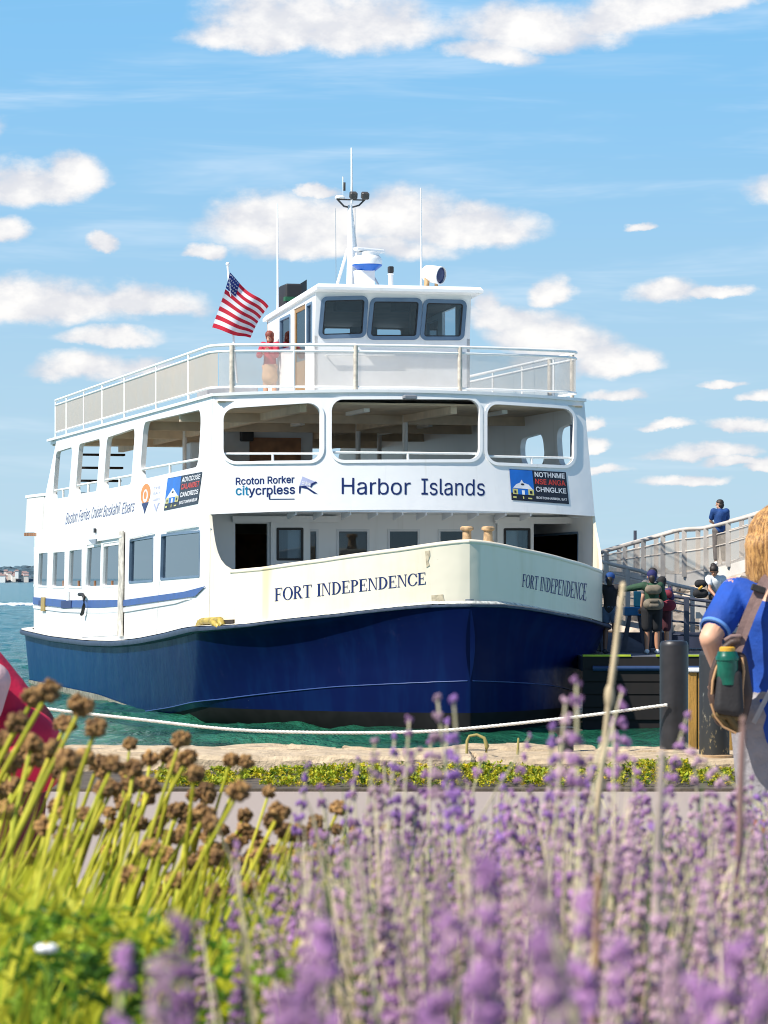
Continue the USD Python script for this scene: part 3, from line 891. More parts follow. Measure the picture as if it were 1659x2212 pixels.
obj('door_track', panel(rectp(1066, 1117, 1235, 1131), 0.16, 0.02, pl(YB), 20), white, ferry, False)
# inside of the main deck: floor, ceiling, benches
obj('main_deck_floor', bx(-4.1, 4.1, YB + .1, 25.2, 0.30, 0.38), deck_m, ferry, False)
fd = Polygon([(x * .97, y) for x, y in WALL[40:]] + [(-x * .97, y) for x, y in WALL[40:][::-1]]).buffer(0)
obj('foredeck', panel(fd, 1.0, 0.94, lambda a, b, t: np.stack([a * .96, b, t], -1), 20), deck_m, ferry, False)
obj('upper_deck_floor', bx(-4.08, 4.08, YB + .2, 25.2, Z_WAIST - .06, Z_WAIST + .04), ceil_m, ferry, False)
obj('upper_deck_forward_floor', panel(sof.buffer(-.02), Z_WAIST + .16, Z_WAIST + .20, lambda a, b, t: np.stack([a, b, t], -1), 20), deck_m, ferry, False)
obj('cabin_back_wall', bx(-3.9, 3.9, 24.9, 25.0, 0.3, Z_WAIST), brownm, ferry, False)
for r in range(7):
    for xx in (-3.4, -1.3, .9, 3.0):
        if r == 0 and abs(xx) > 2.5: continue
        obj('bench', cat_([bx(xx - .8, xx + .8, 4 + r * 2.6, 4.5 + r * 2.6, .75, .83), bx(xx - .8, xx + .8, 4.5 + r * 2.6, 4.58 + r * 2.6, .75, 1.35), bx(xx - .7, xx - .6, 4.1 + r * 2.6, 4.5 + r * 2.6, .38, .75), bx(xx + .6, xx + .7, 4.1 + r * 2.6, 4.5 + r * 2.6, .38, .75)]), brownm, ferry, False)
for xx, yy_ in ((-3.5, 2.6), (-2.9, 2.9)): obj('storage_locker', bx(xx - .25, xx + .2, yy_, yy_ + .5, .38, 1.25, .02), ghost, ferry, False)
for yy_ in (3.4, 7, 11): obj('snack_counter', bx(-1.4, 1.6, yy_, yy_ + .15, .38, 1.5), brownm, ferry, False) if yy_ == 11 else None

# ---- inside of the upper deck
DECK_T = Z_TOP
sl = []
yfr = 0.3
top_plan = Polygon([(-side_x(Z_TOP), 23.5), (-side_x(Z_TOP), front_y(HB, Z_TOP))] + [(x, front_y(x, Z_TOP)) for x in np.linspace(-side_x(Z_TOP), side_x(Z_TOP), 24)] + [(side_x(Z_TOP), 23.5)])
obj('top_deck', panel(top_plan.buffer(-.05), 0.0, 0.0 - .08, lambda a, b, t: np.stack([a, b, zt(a) - .02 + t], -1), 0.6), white, ferry, False)
obj('top_deck_edge', panel(top_plan.buffer(.05).difference(top_plan.buffer(-.12)), 0.055, -.006, lambda a, b, t: np.stack([a, b, zt(np.clip(a, -HB, HB)) + t], -1), 0.6), white, ferry, False)
ceil = []
for k in range(92):
    y0 = 0.25 + k * 0.25
    ceil.append(bx(-4.0, 4.0, y0, y0 + .235, Z_TOP - .135, Z_TOP - .115))
obj('ceiling_slats', cat_(ceil), ceil_m, ferry, False, kind='stuff')
obj('ceiling', bx(-4.0, 4.0, .2, 23.3, Z_TOP - .112, Z_TOP - .10), ceil_m, ferry, False)
for yb_ in (4.4, 8.8, 13.2, 17.6): obj('ceiling_beam', bx(-4.0, 4.0, yb_, yb_ + .12, Z_TOP - .34, Z_TOP - .137), ceil_m, ferry, False)
for xb_ in (-2.2, 1.1): obj('ceiling_beam', bx(xb_, xb_ + .14, .4, 23, Z_TOP - .30, Z_TOP - .138), ceil_m, ferry, False)
tubelight = mat('light_tube', (0.82, 0.82, 0.78), 0.4, vary=0.02)
for k in range(5):
    for xb_ in (-.5, 2.6): obj('ceiling_light', cat_([bx(xb_, xb_ + .12, 1.6 + k * 3.1, 3.3 + k * 3.1, Z_TOP - .22, Z_TOP - .14)]), tubelight, ferry, False)
for xb_, yb_ in ((-2.2, 8.8), (1.15, 8.8), (1.15, 4.4), (-2.2, 13.2), (2.8, 13.2)): obj('upper_deck_post', tube([(xb_, yb_, Z_WAIST), (xb_, yb_, Z_TOP - .13)], .06, 10), white, ferry, True)
stair_house = bx(-2.0, .2, 9.5, 11.8, Z_WAIST + .05, Z_TOP - .14)
obj('stair_house', stair_house, ghost, ferry, False)
obj('stair_house_door', bx(-1.35, -.1, 9.44, 9.49, Z_WAIST + .1, Z_TOP - .45), brownm, ferry, False)
obj('loudspeaker', bx(-1.6, -1.3, 9.2, 9.45, Z_TOP - .55, Z_TOP - .3, .03), black, ferry, False)
obj('cabinet', bx(-2.9, -2.1, 8.9, 9.4, Z_WAIST + .05, Z_TOP - .6, .03), white, ferry, False)
for k in range(7):
    z = Z_WAIST + .25 + k * .34
    yc = 21.2 - k * .30
    obj('stair_tread', bx(-3.9, -2.6, yc - .15, yc + .15, z, z + .055), dark, ferry, False)
for r in range(5):
    for xx in (-2.7, 0.4, 2.7):
        obj('deck_bench', cat_([bx(xx - .75, xx + .75, 1.6 + r * 1.5, 1.95 + r * 1.5, 3.15, 3.2), bx(xx - .75, xx + .75, 1.95 + r * 1.5, 2.0 + r * 1.5, 3.15, 3.6)]), dark, ferry, False)

# stern: low bulwark panels with a vent row
obj('stern_rail_panel', panel(Polygon(on_side([56, 93, 93, 56], [1075, 1071, 1149, 1150])), 0.02, -.04, sidemap(1), 9), mat('stern_panel', (0.60, 0.58, 0.54), 0.6, vary=0.12, scale=6, streak=(1, 8, .2)), ferry, False)
obj('stern_rail_cap', panel(Polygon(on_side([54, 95, 95, 54], [1070, 1065, 1071, 1076])), 0.04, -.06, sidemap(1), 9), white, ferry, False)
for k in range(6):
    x0 = 54 + k * 4.6
    obj('stern_vent', panel(Polygon(on_side([x0, x0 + 3.2, x0 + 3.2, x0], [1151, 1151, 1158, 1158])), 0.03, -.02, sidemap(1), 9), brownm, ferry, False)

seam = mat('plate_seam', (0.58, 0.57, 0.55), 0.5)
for px_ in (221, 345):
    q = on_side([px_, px_ - 2], [1062 if px_ < 300 else 1040, 1118]); wall_q = q
    obj('plate_seam', tube([(-side_x(z) - .002, y, z) for y, z in q], .010, 5), seam, ferry, True)
for a, b in (((262, 1376), (262, 1385)), ((178, 1290), (176, 1378)), ((345, 1255), (338, 1372)), ((455, 1140), (452, 1350))):
    q = on_wall([a[0], b[0]], [a[1], b[1]]); X_, Y_ = wall_xy(q[:, 0], .004)
    obj('plate_seam', tube(np.c_[X_, Y_, q[:, 1]], .010, 5), seam, ferry, True)
scuff_m = mat('hull_scuff', (0.13, 0.15, 0.24), 0.7, vary=.4, scale=20)
hr = np.random.default_rng(5)


def hull_point(s_k, t):
    """Starboard hull surface at knuckle length fraction s_k and depth fraction t."""
    i = s_k * (len(KN) - 1); k = int(min(i, len(KN) - 2)); f = i - k
    a = [m_[k] * (1 - f) + m_[k + 1] * f for m_ in mids]
    u = np.interp(t, (0.0, 0.07, 0.2, 0.4, 0.6, 0.8, 1.0), range(7)); j = int(min(u, 5)); g = u - j
    return a[j] * (1 - g) + a[j + 1] * g


# ------------------------------------------------------------------ top deck of the ferry
ext = Polygon([(-4.06, 40), (-4.06, front_y(HB, Z_TOP) + .1)] + [(x, front_y(x, Z_TOP) + .1) for x in np.linspace(-4.06, 4.06, 24)] + [(4.06, 40)])
ext = ext.buffer(-.7).buffer(.7, quad_segs=8)
ring = np.array(ext.exterior.coords)
ring = ring[:-1]
k0 = np.argmax(np.where(ring[:, 0] < 0, ring[:, 1], -99))
ring = np.roll(ring, -k0, 0)
if ring[1, 1] > 30: ring = np.roll(ring[::-1], 1, 0)
line = LineString(ring).intersection(sbox(-9, -9, 9, 22.3))
line = max(getattr(line, 'geoms', [line]), key=lambda g: g.length)
RL = line.length
flip = line.coords[0][0] > 0
rail_pt = lambda s: np.array(line.interpolate(RL - s if flip else s).coords[0])
SS = np.linspace(0, RL, 160)
RP = np.array([rail_pt(s) for s in SS])
for z, r in ((6.30, .034), (6.17, .026), (5.42, .026)):
    obj('top_rail', tube(np.c_[RP, np.full(len(RP), z)], r, 8), rail_m, ferry, True)


def rail_s(px, py=800):
    """Length along the rail where the picture shows a post at px (first crossing)."""
    d = sight(px, py)
    best, bs = 9e9, 0
    for s, p in zip(SS, RP):
        v = p - CL[:2]; t = v @ d[:2] / (d[:2] @ d[:2])
        e = abs(v[0] * d[1] - v[1] * d[0]) / np.hypot(*d[:2])
        if e < best - 1e-3 and t < 74 + (20 if px < 500 else 0): best, bs = e, s
    return bs


post_px = [(114, .024), (145, .024), (182, .024), (222, .024), (270, .024), (335, .024), (410, .03), (508, .055), (634, .026), (757, .05), (980, .05), (1187, .055), (1238, .05)]
for px_, r in post_px:
    p = rail_pt(rail_s(px_))
    obj('rail_post', tube([(p[0], p[1], 5.2), (p[0], p[1], 6.30)], r, 8), rail_tan if r > .045 else rail_m, ferry, True)
for y in np.arange(2.5, 22, 2.4): obj('rail_post', tube([(4.06, y, 5.2), (4.06, y, 6.3)], .026, 6), rail_m, ferry, True)
cloth = screen('shade_cloth', (0.50, 0.46, 0.40), 0.93)
net = screen('rail_netting', (0.56, 0.51, 0.45), 0.50)
s1, s2 = rail_s(470), rail_s(418)


def rail_sheet(sa, sb, za, zb_, top_cut=0.0):
    s = np.linspace(sa, sb, max(4, int((sb - sa) / .25)))
    p = np.array([rail_pt(x) for x in s])
    zz = np.full(len(s), zb_)
    v = np.vstack([np.c_[p, np.full(len(s), za)], np.c_[p, zz]])
    n = len(s); a = np.arange(n - 1)
    return trimesh.Trimesh(v, np.vstack([np.c_[a, a + 1, a + n + 1], np.c_[a, a + n + 1, a + n]]), process=False)


cuts = sorted(rail_s(q) for q in (114, 145, 182, 222, 270, 335, 410))
for a, b in zip([0.0] + cuts, cuts + [s1]):
    if b - a > .2: obj('shade_cloth', rail_sheet(a + .02, b - .02, 5.43, 6.16), cloth, ferry, True)
fr_ = [s1] + sorted(rail_s(q) for q in (508, 634, 757, 980, 1187, 1238)) + [RL]
for a, b in zip(fr_[:-1], fr_[1:]): obj('rail_netting', rail_sheet(a + .01, b - .01, 5.43, 6.16), net, ferry, True)

# ---- wheelhouse
YP = 2.0
xl, xr = on_face(680, 730, YP)[0], on_face(1015, 730, YP)[0]
zf = 5.15
z_front = on_face(850, 632, YP)[1]
ROOF0 = on_face(850, 617, YP - .3)[1]


def fp(pts): return Polygon(on_face([p[0] for p in pts], [p[1] for p in pts], YP))


wins = [[(697, 647), (788, 645), (785, 724), (692, 727)], [(803, 649), (905, 650), (901, 729), (797, 729)], [(917, 652), (1001, 654), (997, 730), (912, 730)]]
wp = [soften(fp(w), .09) for w in wins]
zr_l = z_front
fwall = Polygon([(xl, zf), (xr, zf), (xr, z_front), (xl, z_front)])
for w in wp: fwall = fwall.difference(w)
lean = lambda b: -0.10 * np.clip((b - 6.65) / 0.9, 0, 1)
wmap = lambda a, b, t: np.stack([a, YP + lean(b) - t, b], -1)
# the front wall is cut at the sill so that it can lean out above it
for piece, nm in ((fwall.intersection(sbox(-9, 0, 9, 6.65)), 'wheelhouse_front'), (fwall.intersection(sbox(-9, 6.65, 9, 20)), 'wheelhouse_window_wall')):
    obj(nm, panel(piece, 0, -.08, wmap, 20), white, ferry, False)
for w in wp:
    fr = obj('wheelhouse_window', panel(w.buffer(.055).difference(w.buffer(-.03)), .03, -.03, wmap, 20), gasket, ferry, 30)
    obj('rubber_seal', panel(w.buffer(-.03).difference(w.buffer(-.055)), .022, -.02, wmap, 20), black, fr, 30)
    obj('pane', panel(w.buffer(-.05), .0, -.008, wmap, 20), pane_dark, fr, False)
L0 = on_side(578, 700, xl)
YR = L0[0]                                                # aft end of the wheelhouse
zr_aft = on_side(578, 694, xl)[1]


def sp(pts): return Polygon(on_side([p[0] for p in pts], [p[1] for p in pts], xl))


swall = Polygon([(YP, zf), (YP - .0, z_front), (YR, zr_aft), (YR, zf)])
w1, dr, w2 = sp([(606, 692), (627, 682), (627, 752), (606, 756)]), sp([(635, 668), (659, 656), (659, 850), (635, 850)]), sp([(664, 660), (674, 655), (674, 741), (664, 743)])
swall = swall.difference(w1).difference(dr).difference(w2)
smap = lambda x0, sg: (lambda a, b, t: np.stack([x0 - sg * t, a, b], -1))
for x0, sg in ((xl, 1), (xr, -1)):
    obj('wheelhouse_side', panel(swall if sg == 1 else Polygon([(YP, zf), (YP, z_front), (YR, zr_aft), (YR, zf)]).difference(w1).difference(w2).difference(dr.intersection(sbox(-9, 6.4, 99, 99))), 0, -.07, smap(x0, sg), 20), white, ferry, False)
    for w in (w1, w2):
        f_ = obj('side_window', panel(w.buffer(.04).difference(w.buffer(-.02)), .02, -.05, smap(x0, sg), 20), gasket, ferry, False)
        obj('pane', panel(w.buffer(-.02), -.02, -.028, smap(x0, sg), 20), pane_dark, f_, False)
dd = obj('wheelhouse_door', panel(dr.difference(dr.buffer(-.10)), -.02, -.06, smap(xl, 1), 20), wood, ferry, False)
obj('door_panel', panel(dr.buffer(-.10).intersection(sbox(-9, 0, 99, 6.2)), -.03, -.05, smap(xl, 1), 20), wood, dd, False)
obj('door_glass', panel(dr.buffer(-.10).intersection(sbox(-9, 6.2, 99, 99)), -.035, -.04, smap(xl, 1), 20), pane_dark, dd, False)
back = Polygon([(xl, zf), (xr, zf), (xr, zr_aft), (xl, zr_aft)])
for a, b in ((xl + .3, xl + 1.1), (xl + 1.35, xl + 2.05), (xr - .9, xr - .3)): back = back.difference(rounded(a, 6.75, b, 7.2, .05))
obj('wheelhouse_back', panel(back, 0, .06, lambda a, b, t: np.stack([a, YR + t, b], -1), 20), brownm, ferry, False)
lining = mat('wheelhouse_lining', (0.12, 0.085, 0.06), 0.7, vary=0.4, scale=2)
obj('wheelhouse_headliner', panel(Polygon([(xl + .1, YP + .1), (xr - .1, YP + .1), (xr - .1, YR - .02), (xl + .1, YR - .02)]), 0, .02, lambda a, b, t: np.stack([a, b, z_front - .10 + (zr_aft - z_front) * (b - YP) / (YR - YP) + t], -1), 20), lining, ferry, False)
obj('wheelhouse_console', bx(xl + .15, xr - .15, YP + .25, YP + .85, zf, 6.62, .03), dark, ferry, False)
obj('console_screen', bx(xl + .9, xl + 1.5, YP + .4, YP + .5, 6.63, 6.9, .02), black, ferry, False)
obj('overhead_radio', bx(xl + .6, xl + 1.25, YP + .4, YP + .8, 7.25, 7.45, .02), black, ferry, False)
obj('overhead_radio', bx(xl + 1.9, xl + 2.5, YP + .4, YP + .8, 7.27, 7.48, .02), dark, ferry, False)
obj('wheelhouse_curtain', bx(xr - 1.25, xr - .95, YP + .3, YP + .5, 6.6, 7.5, .04), brownm, ferry, False)
# roof with a rounded brow
ov = .17
z0 = ROOF0 - .13
rf = []
for x, y, z in ((xl - ov + .1, YP - .48, ROOF0 - .13), (xr + ov, YP - .48, ROOF0 - .13), (xr + ov, YR + .2, zr_aft + .0), (xl - ov + .1, YR + .2, zr_aft + .0)):
    rf += [(x, y, z), (x * 1.0, y, z + .06)]
    rf += [(x - math.copysign(.05, x - (xl + xr) / 2), y + (.06 if y < YP else -.06), z + .13)]
obj('wheelhouse_roof', trimesh.convex.convex_hull(np.array(rf)), white, ferry, 20)
rz = lambda y: ROOF0 + (zr_aft + .13 - ROOF0) * (y - (YP - .48)) / (YR + .2 - YP + .48)


def rp(px, y): return np.array([on_face(px, 600, y)[0], y])


# grab rail on the wheelhouse front
q0, q1 = on_face(704, 768, YP), on_face(850, 768, YP)
obj('grab_rail', tube([(q0[0], YP - .01, q0[1]), (q0[0], YP - .08, q0[1]), (q1[0], YP - .08, q1[1]), (q1[0], YP - .01, q1[1])], .018, 6), rail_m, ferry, True)
# mast with its braces, radar and lights
YM = 4.2
mx = on_face(757, 600, YM)[0]
zmt = on_face(757, 443, YM)[1]
obj('mast', tube([(mx, YM, rz(YM) - .1), (mx + .02, YM, zmt - .9), (mx - .01, YM, zmt)], [.105, .085, .05], 14), white, ferry, True)
obj('mast_fin', trimesh.convex.convex_hull(np.array([(mx + .05 + e, YM + .1, z) for e, z in ((0, zmt - .1), (.03, zmt - .1), (.14, zmt - 1.0), (.17, rz(YM)), (0, rz(YM)))] + [(mx + .05 + e, YM + .16, z) for e, z in ((0, zmt - .1), (.03, zmt - .1), (.14, zmt - 1.0), (.17, rz(YM)), (0, rz(YM)))])), white, ferry, False)
b0 = on_face(751, 538, YM); b1 = on_face(727, 612, YM + .3)
obj('mast_brace', tube([(b0[0], YM, b0[1]), (b1[0], YM + .3, b1[1] - .08)], .035, 8), white, ferry, True)
b0 = on_face(800, 585, YM); b1 = on_face(826, 620, YM - .6)
obj('mast_brace', tube([(b0[0], YM, b0[1]), (b1[0], YM - .6, b1[1] - .1)], .022, 8), white, ferry, True)
rx = on_face(793, 560, YM - .5)[0]
zb0, zb1, zb2 = on_face(793, 585, YM - .5)[1], on_face(793, 572, YM - .5)[1], on_face(793, 536, YM - .5)[1]
ped = obj('radar_pedestal', trimesh.convex.convex_hull(np.array([(rx - .28 + a, YM - .5 + b, z) for a, b, z in ((0, -.15, zb0), (.42, -.15, zb0), (0, .15, zb0), (.42, .15, zb0), (.10, -.2, rz(YM) - .1), (.40, -.2, rz(YM) - .1), (.10, .2, rz(YM) - .1), (.40, .2, rz(YM) - .1))])), white, ferry, False)
radar = obj('radar', lathe([(0, zb1 - .01), (.335, zb1), (.34, zb1 + .10), (.31, zb1 + .16), (.27, zb1 + .20), (.27, zb1 + .26), (.20, zb1 + .28), (0, zb1 + .28)], 28, (rx, YM - .5, 0)), white, ferry, 35)
obj('radar_base_ring', lathe([(0, zb0 - .01), (.18, zb0 - .01), (.33, zb1 - .025), (.335, zb1 - .001), (0, zb1 - .001)], 28, (rx, YM - .5, 0)), mat('radar_blue', (0.01, 0.11, 0.45), 0.4), radar, 35)
sb_ = bx(-.40, .46, -.08, .08, zb1 + .285, zb2 + .0, .03); sb_.apply_transform(trimesh.transformations.rotation_matrix(.5, [0, 0, 1])); sb_.apply_translation([rx + .02, YM - .5, 0])
obj('radar_scanner', sb_, white, radar, 30)
lamp_b = mat('lamp_housing', (0.05, 0.045, 0.04), 0.5, vary=0.3)
head = obj('mast_bracket', cat_([tube([(mx - .3, YM, zmt + .12), (mx - .15, YM, zmt - .03), (mx, YM, zmt - .06), (mx + .2, YM, zmt + .0), (mx + .34, YM, zmt + .14)], .022, 6), tube([(mx - .32, YM, zmt + .12), (mx + .3, YM, zmt + .12)], .018, 6)]), lamp_b, ferry, True)
for dx, dz in ((.06, .22), (.33, .22)):
    fl = bx(-.085, .085, -.09, .06, -.08, .08, .025); fl.apply_transform(trimesh.transformations.rotation_matrix(.35, [1, 0, 0])); fl.apply_translation([mx + dx, YM - .02, zmt + dz])
    obj('floodlight', fl, lamp_b, head, False)
obj('satellite_puck', lathe([(0, 0), (.11, 0), (.12, .03), (.08, .07), (0, .08)], 16, (mx - .24, YM, zmt + .14)), white, head, 35)


def whip(px_, ytop, ybot, y, r=.018):
    a, b = on_face(px_, ybot, y), on_face(px_ - 1, ytop, y)
    obj('whip_antenna', tube([(a[0], y, a[1] - .1), (a[0], y, a[1] + .4), (b[0], y, b[1])], [r * 1.25, r, r * .65], 6), white, ferry, True)


whip(760, 319, 430, YM, .026); whip(741, 382, 420, YM, .016); whip(600, 440, 668, YR - .3, .026); whip(910, 406, 618, 3.0, .026)
obj('antenna_coil', tube([(on_face(741, 400, YM)[0] + .03, YM, on_face(741, 412, YM)[1]), (on_face(741, 400, YM)[0] + .03, YM, on_face(741, 394, YM)[1])], .03, 8), lamp_b, ferry, True)
for px_ in (726, 768):
    a, b = on_face(px_, 615, YM + .3), on_face(px_ - 1, 450, YM + .3)
    obj('mast_stay', tube([(a[0], YM + .3, a[1]), (b[0], YM + .3, b[1])], .006, 4), steel, ferry, True)
q = rp(844, 2.6); zq = on_face(844, 592, 2.6)[1]
lp = obj('mast_light', lathe([(.055, rz(2.6) - .1), (.055, zq - .03), (.075, zq), (.03, zq + .02), (0, zq + .02)], 14, (q[0], 2.6, 0)), white, ferry, 35)
obj('lamp', bx(q[0] - .06, q[0] + .06, 2.54, 2.66, zq + .02, zq + .17, .02), black, lp, False)
# searchlight turned to the ferry's port
q = on_face(934, 594, 2.3)
ax = np.array([0.62, -0.72, -0.18]); ax /= np.linalg.norm(ax)
sl_ = obj('searchlight', lathe([(0, -.26), (.10, -.25), (.17, -.17), (.19, -.02), (.195, .2), (.205, .21), (.205, .24), (.18, .24)], 24, (q[0], 2.3, q[1] + .02), ax), white, ferry, 35)
obj('lens', lathe([(0, .205), (.12, .20), (.18, .185), (.18, .20), (.12, .215), (0, .22)], 24, (q[0], 2.3, q[1] + .02), ax), mat('lens_dark', (0.015, 0.02, 0.08), 0.12), sl_, 35)
obj('yoke', cat_([tube([(q[0] - .12, 2.3, q[1]), (q[0] - .14, 2.3, rz(2.3) - .05)], .06, 8), tube([(q[0] + .1, 2.34, q[1] - .15), (q[0] + .1, 2.34, rz(2.3) - .05)], .04, 8)]), rust, sl_, True)
q = rp(716, 3.4)
obj('roof_hatch', cat_([bx(q[0] - .12, q[0] + .14, 3.3, 3.6, rz(3.4) - .05, rz(3.4) + .12, .03), bx(q[0] - .42, q[0] + .2, 3.1, 3.9, rz(3.4) - .05, rz(3.4) + .03, .02)]), mat('hatch_pink', (0.62, 0.40, 0.36), 0.6), ferry, False)
# funnel abaft the wheelhouse
YF = 10.0
a, b = on_face(617, 612, YF), on_face(655, 660, YF)
fun = obj('funnel', bx(a[0], b[0], YF, YF + .8, 5.2, a[1], .04), black, ferry, False)
pl0, pl1 = on_face(652, 612, YF), on_face(675, 599, YF)
obj('deflector_plate', trimesh.convex.convex_hull(np.array([(pl0[0], YF + .3, 5.3), (pl0[0], YF + .34, 5.3), (pl0[0], YF + .3, pl0[1]), (pl0[0], YF + .34, pl0[1]), (pl1[0], YF + .6, pl1[1]), (pl1[0], YF + .64, pl1[1]), (pl1[0], YF + .6, 5.3), (pl1[0], YF + .64, 5.3)])), black, fun, False)
obj('green_band', bx(a[0] - .01, b[0] + .012, YF - .012, YF + .2, on_face(630, 650, YF)[1], on_face(630, 641, YF)[1]), mat('funnel_green', (0.01, 0.10, 0.04), 0.5), fun, False)
# deck gear seen through the netting
obj('deck_locker', bx(-3.2, -2.0, 5.5, 6.6, 5.3, 5.75, .03), mat('locker_grey', (0.33, 0.34, 0.36), 0.6), ferry, False)
a0, a1 = on_front(868, 856), on_front(896, 861)
obj('front_light', bx(a0[0], a1[0], front_y(a0[0], Z_TOP) - .22, front_y(a0[0], Z_TOP) - .02, a1[1] - .02, a0[1] + .02, .02), mat('fixture_grey', (0.2, 0.21, 0.23), 0.4), ferry, False)
obj('upper_deck_fender', bx(4.06, 4.2, 1.2, 1.32, 3.1, 4.95, .02), letter, ferry, False)
obj('fender_post', bx(4.21, 4.30, 1.0, 1.12, 2.0, 3.2, .02), bare, ferry, False)

# ------------------------------------------------------------------ lettering and boards
def serif(ch):
    T, t, s = .17, .062, .05                             # thick stroke, thin stroke, serif height
    B = lambda x0, y0, x1, y1: sbox(x0, y0, x1, y1)
    E = lambda cx, cy, rx, ry: affinity.scale(Point(cx, cy).buffer(1, quad_segs=12), rx, ry, origin=(cx, cy))
    sf = lambda x: unary_union([B(x - .08, 0, x + T + .08, s), B(x - .08, 1 - s, x + T + .08, 1)])
    if ch == 'I': return unary_union([B(.1, 0, .1 + T, 1), sf(.1)]), .37
    if ch == 'T': return unary_union([B(.32, 0, .32 + T, 1), B(.22, 0, .59, s), B(.03, 1 - t, .78, 1), B(.03, .78, .08, 1), B(.73, .78, .78, 1)]), .81
    if ch in 'FE':
        p = [B(.1, 0, .1 + T, 1), sf(.1), B(.2, 1 - t, .68, 1), B(.63, .78, .68, 1), B(.2, .48, .52, .48 + t), B(.48, .38, .52, .64)]
        if ch == 'E': p += [B(.2, 0, .72, t), B(.67, 0, .72, .24)]
        return unary_union(p), .78 if ch == 'E' else .72
    if ch == 'N': return unary_union([B(.12, 0, .12 + t, 1), B(.03, 0, .27, s), B(.02, 1 - s, .25, 1), B(.72, 0, .72 + t, 1), B(.63, 1 - s, .87, 1), Polygon([(.12, 1), (.29, 1), (.78, 0), (.70, 0)])]), .92
    if ch == 'D': return unary_union([B(.1, 0, .1 + T, 1), sf(.1), E(.3, .5, .52, .5).difference(E(.28, .5, .36, .44)).intersection(B(.2, -1, 2, 2)), B(.1, 0, .32, t), B(.1, 1 - t, .32, 1)]), .88
    if ch in 'PR':
        bowl = E(.3, .74, .38, .26).difference(E(.3, .74, .21, .2)).intersection(B(.2, -1, 2, 2))
        p = [B(.1, 0, .1 + T, 1), sf(.1), bowl, B(.1, .48, .32, .48 + t), B(.1, 1 - t, .32, 1)]
        if ch == 'R': p += [Polygon([(.32, .5), (.5, .5), (.82, 0), (.62, 0)]), B(.6, 0, .86, s)]
        return unary_union(p), .86 if ch == 'R' else .74
    if ch == 'O': return E(.46, .5, .44, .515).difference(E(.46, .5, .275, .46)), .92
    if ch == 'C': return unary_union([E(.46, .5, .44, .515).difference(E(.47, .5, .29, .46)).difference(B(.66, .3, 1, .7)), B(.74, .68, .79, .98)]), .88
    return None, .42


def serif_word(text):
    x, polys = 0.0, []
    for ch in text:
        p, w = serif(ch)
        if p is not None: polys.append(affinity.translate(p, x))
        x += w
    return polys, x


def serif_mesh(text):
    polys, w = serif_word(text)
    vs, fs, o = [], [], 0
    for p in polys:
        for gp in getattr(p, 'geoms', [p]):
            v, f = trimesh.creation.triangulate_polygon(gp, engine='earcut')
            vs.append(v); fs.append(np.asarray(f) + o); o += len(v)
    v = np.vstack(vs); v[:, 0] /= w
    return v, np.vstack(fs)


def sans_mesh(text, bold=False):
    m = meshkit.text_mesh(text, 1.0, 0.002, bold)
    keep = m.vertices[m.faces][:, :, 2].max(1) < 1e-6     # the back faces only: a flat sheet of letters
    f = m.faces[keep]
    v = np.array(m.vertices[:, :2]); v[:, 0] = (v[:, 0] - v[:, 0].min()) / (v[:, 0].max() - v[:, 0].min())
    idx, inv = np.unique(f, return_inverse=True)
    return v[idx], inv.reshape(f.shape)


def place(vf, surface, a, b, cap, out=0.006, slant=0.0):
    """Lays flat lettering with its baseline from a to b on a surface of the ferry; cap is the height at either end."""
    v, f = vf
    u, h = v[:, 0], v[:, 1]
    c = cap[0] + (cap[1] - cap[0]) * u
    px = a[0] + (b[0] - a[0]) * u + slant * h * c
    py = a[1] + (b[1] - a[1]) * u - c * h
    return trimesh.Trimesh(surface(px, py, out), f, process=False)


def S_front(px, py, o):
    q = on_front(px, py); return np.stack([q[:, 0], front_y(q[:, 0], q[:, 1]) - o, q[:, 1]], -1)


def S_side(px, py, o):
    q = on_side(px, py); return np.stack([-side_x(q[:, 1]) - o, q[:, 0], q[:, 1]], -1)


def S_wall(sgn):
    def f(px, py, o):
        q = on_wall(px, py, sgn == -1); x, y = wall_xy(q[:, 0], o); return np.stack([x * sgn, y, q[:, 1]], -1)
    return f


def word(name, vf, surface, a, b, cap, material, out=0.006, slant=0.0, parent=None):
    return obj(name, place(vf, surface, a, b, cap, out, slant), material, parent or ferry, False)


def name_plate(text, *args, **kw):
    polys, w = serif_word(text)
    for pl_ in polys:
        vs, fs, o = [], [], 0
        for gp in getattr(pl_, 'geoms', [pl_]):
            v, f = trimesh.creation.triangulate_polygon(gp, engine='earcut'); vs.append(v); fs.append(np.asarray(f) + o); o += len(v)
        v = np.vstack(vs); v[:, 0] /= w
        word('ship_name_letter', (v, np.vstack(fs)), *args, **kw)


name_plate('FORT INDEPENDENCE', S_wall(1), (593, 1299), (921, 1262), (28, 26), letter)
name_plate('FORT INDEPENDENCE', S_wall(-1), (1127, 1267), (1266, 1298), (27, 37), letter, slant=.08)
word('front_lettering', sans_mesh('Harbor'), S_front, (738, 1067), (887, 1068.5), (35, 35), letter)
word('front_lettering', sans_mesh('Islands'), S_front, (910, 1068.5), (1047, 1070), (35, 35), letter)
word('operator_lettering', sans_mesh('Rcoton Rorker', True), S_front, (509, 1047), (636, 1042.5), (15, 15), letter)
word('operator_lettering', sans_mesh('cit', True), S_front, (509, 1069), (537, 1069), (19, 19), teal)
word('operator_lettering', sans_mesh('ycrpless', True), S_front, (537, 1069), (637, 1066), (18.5, 18.5), letter)


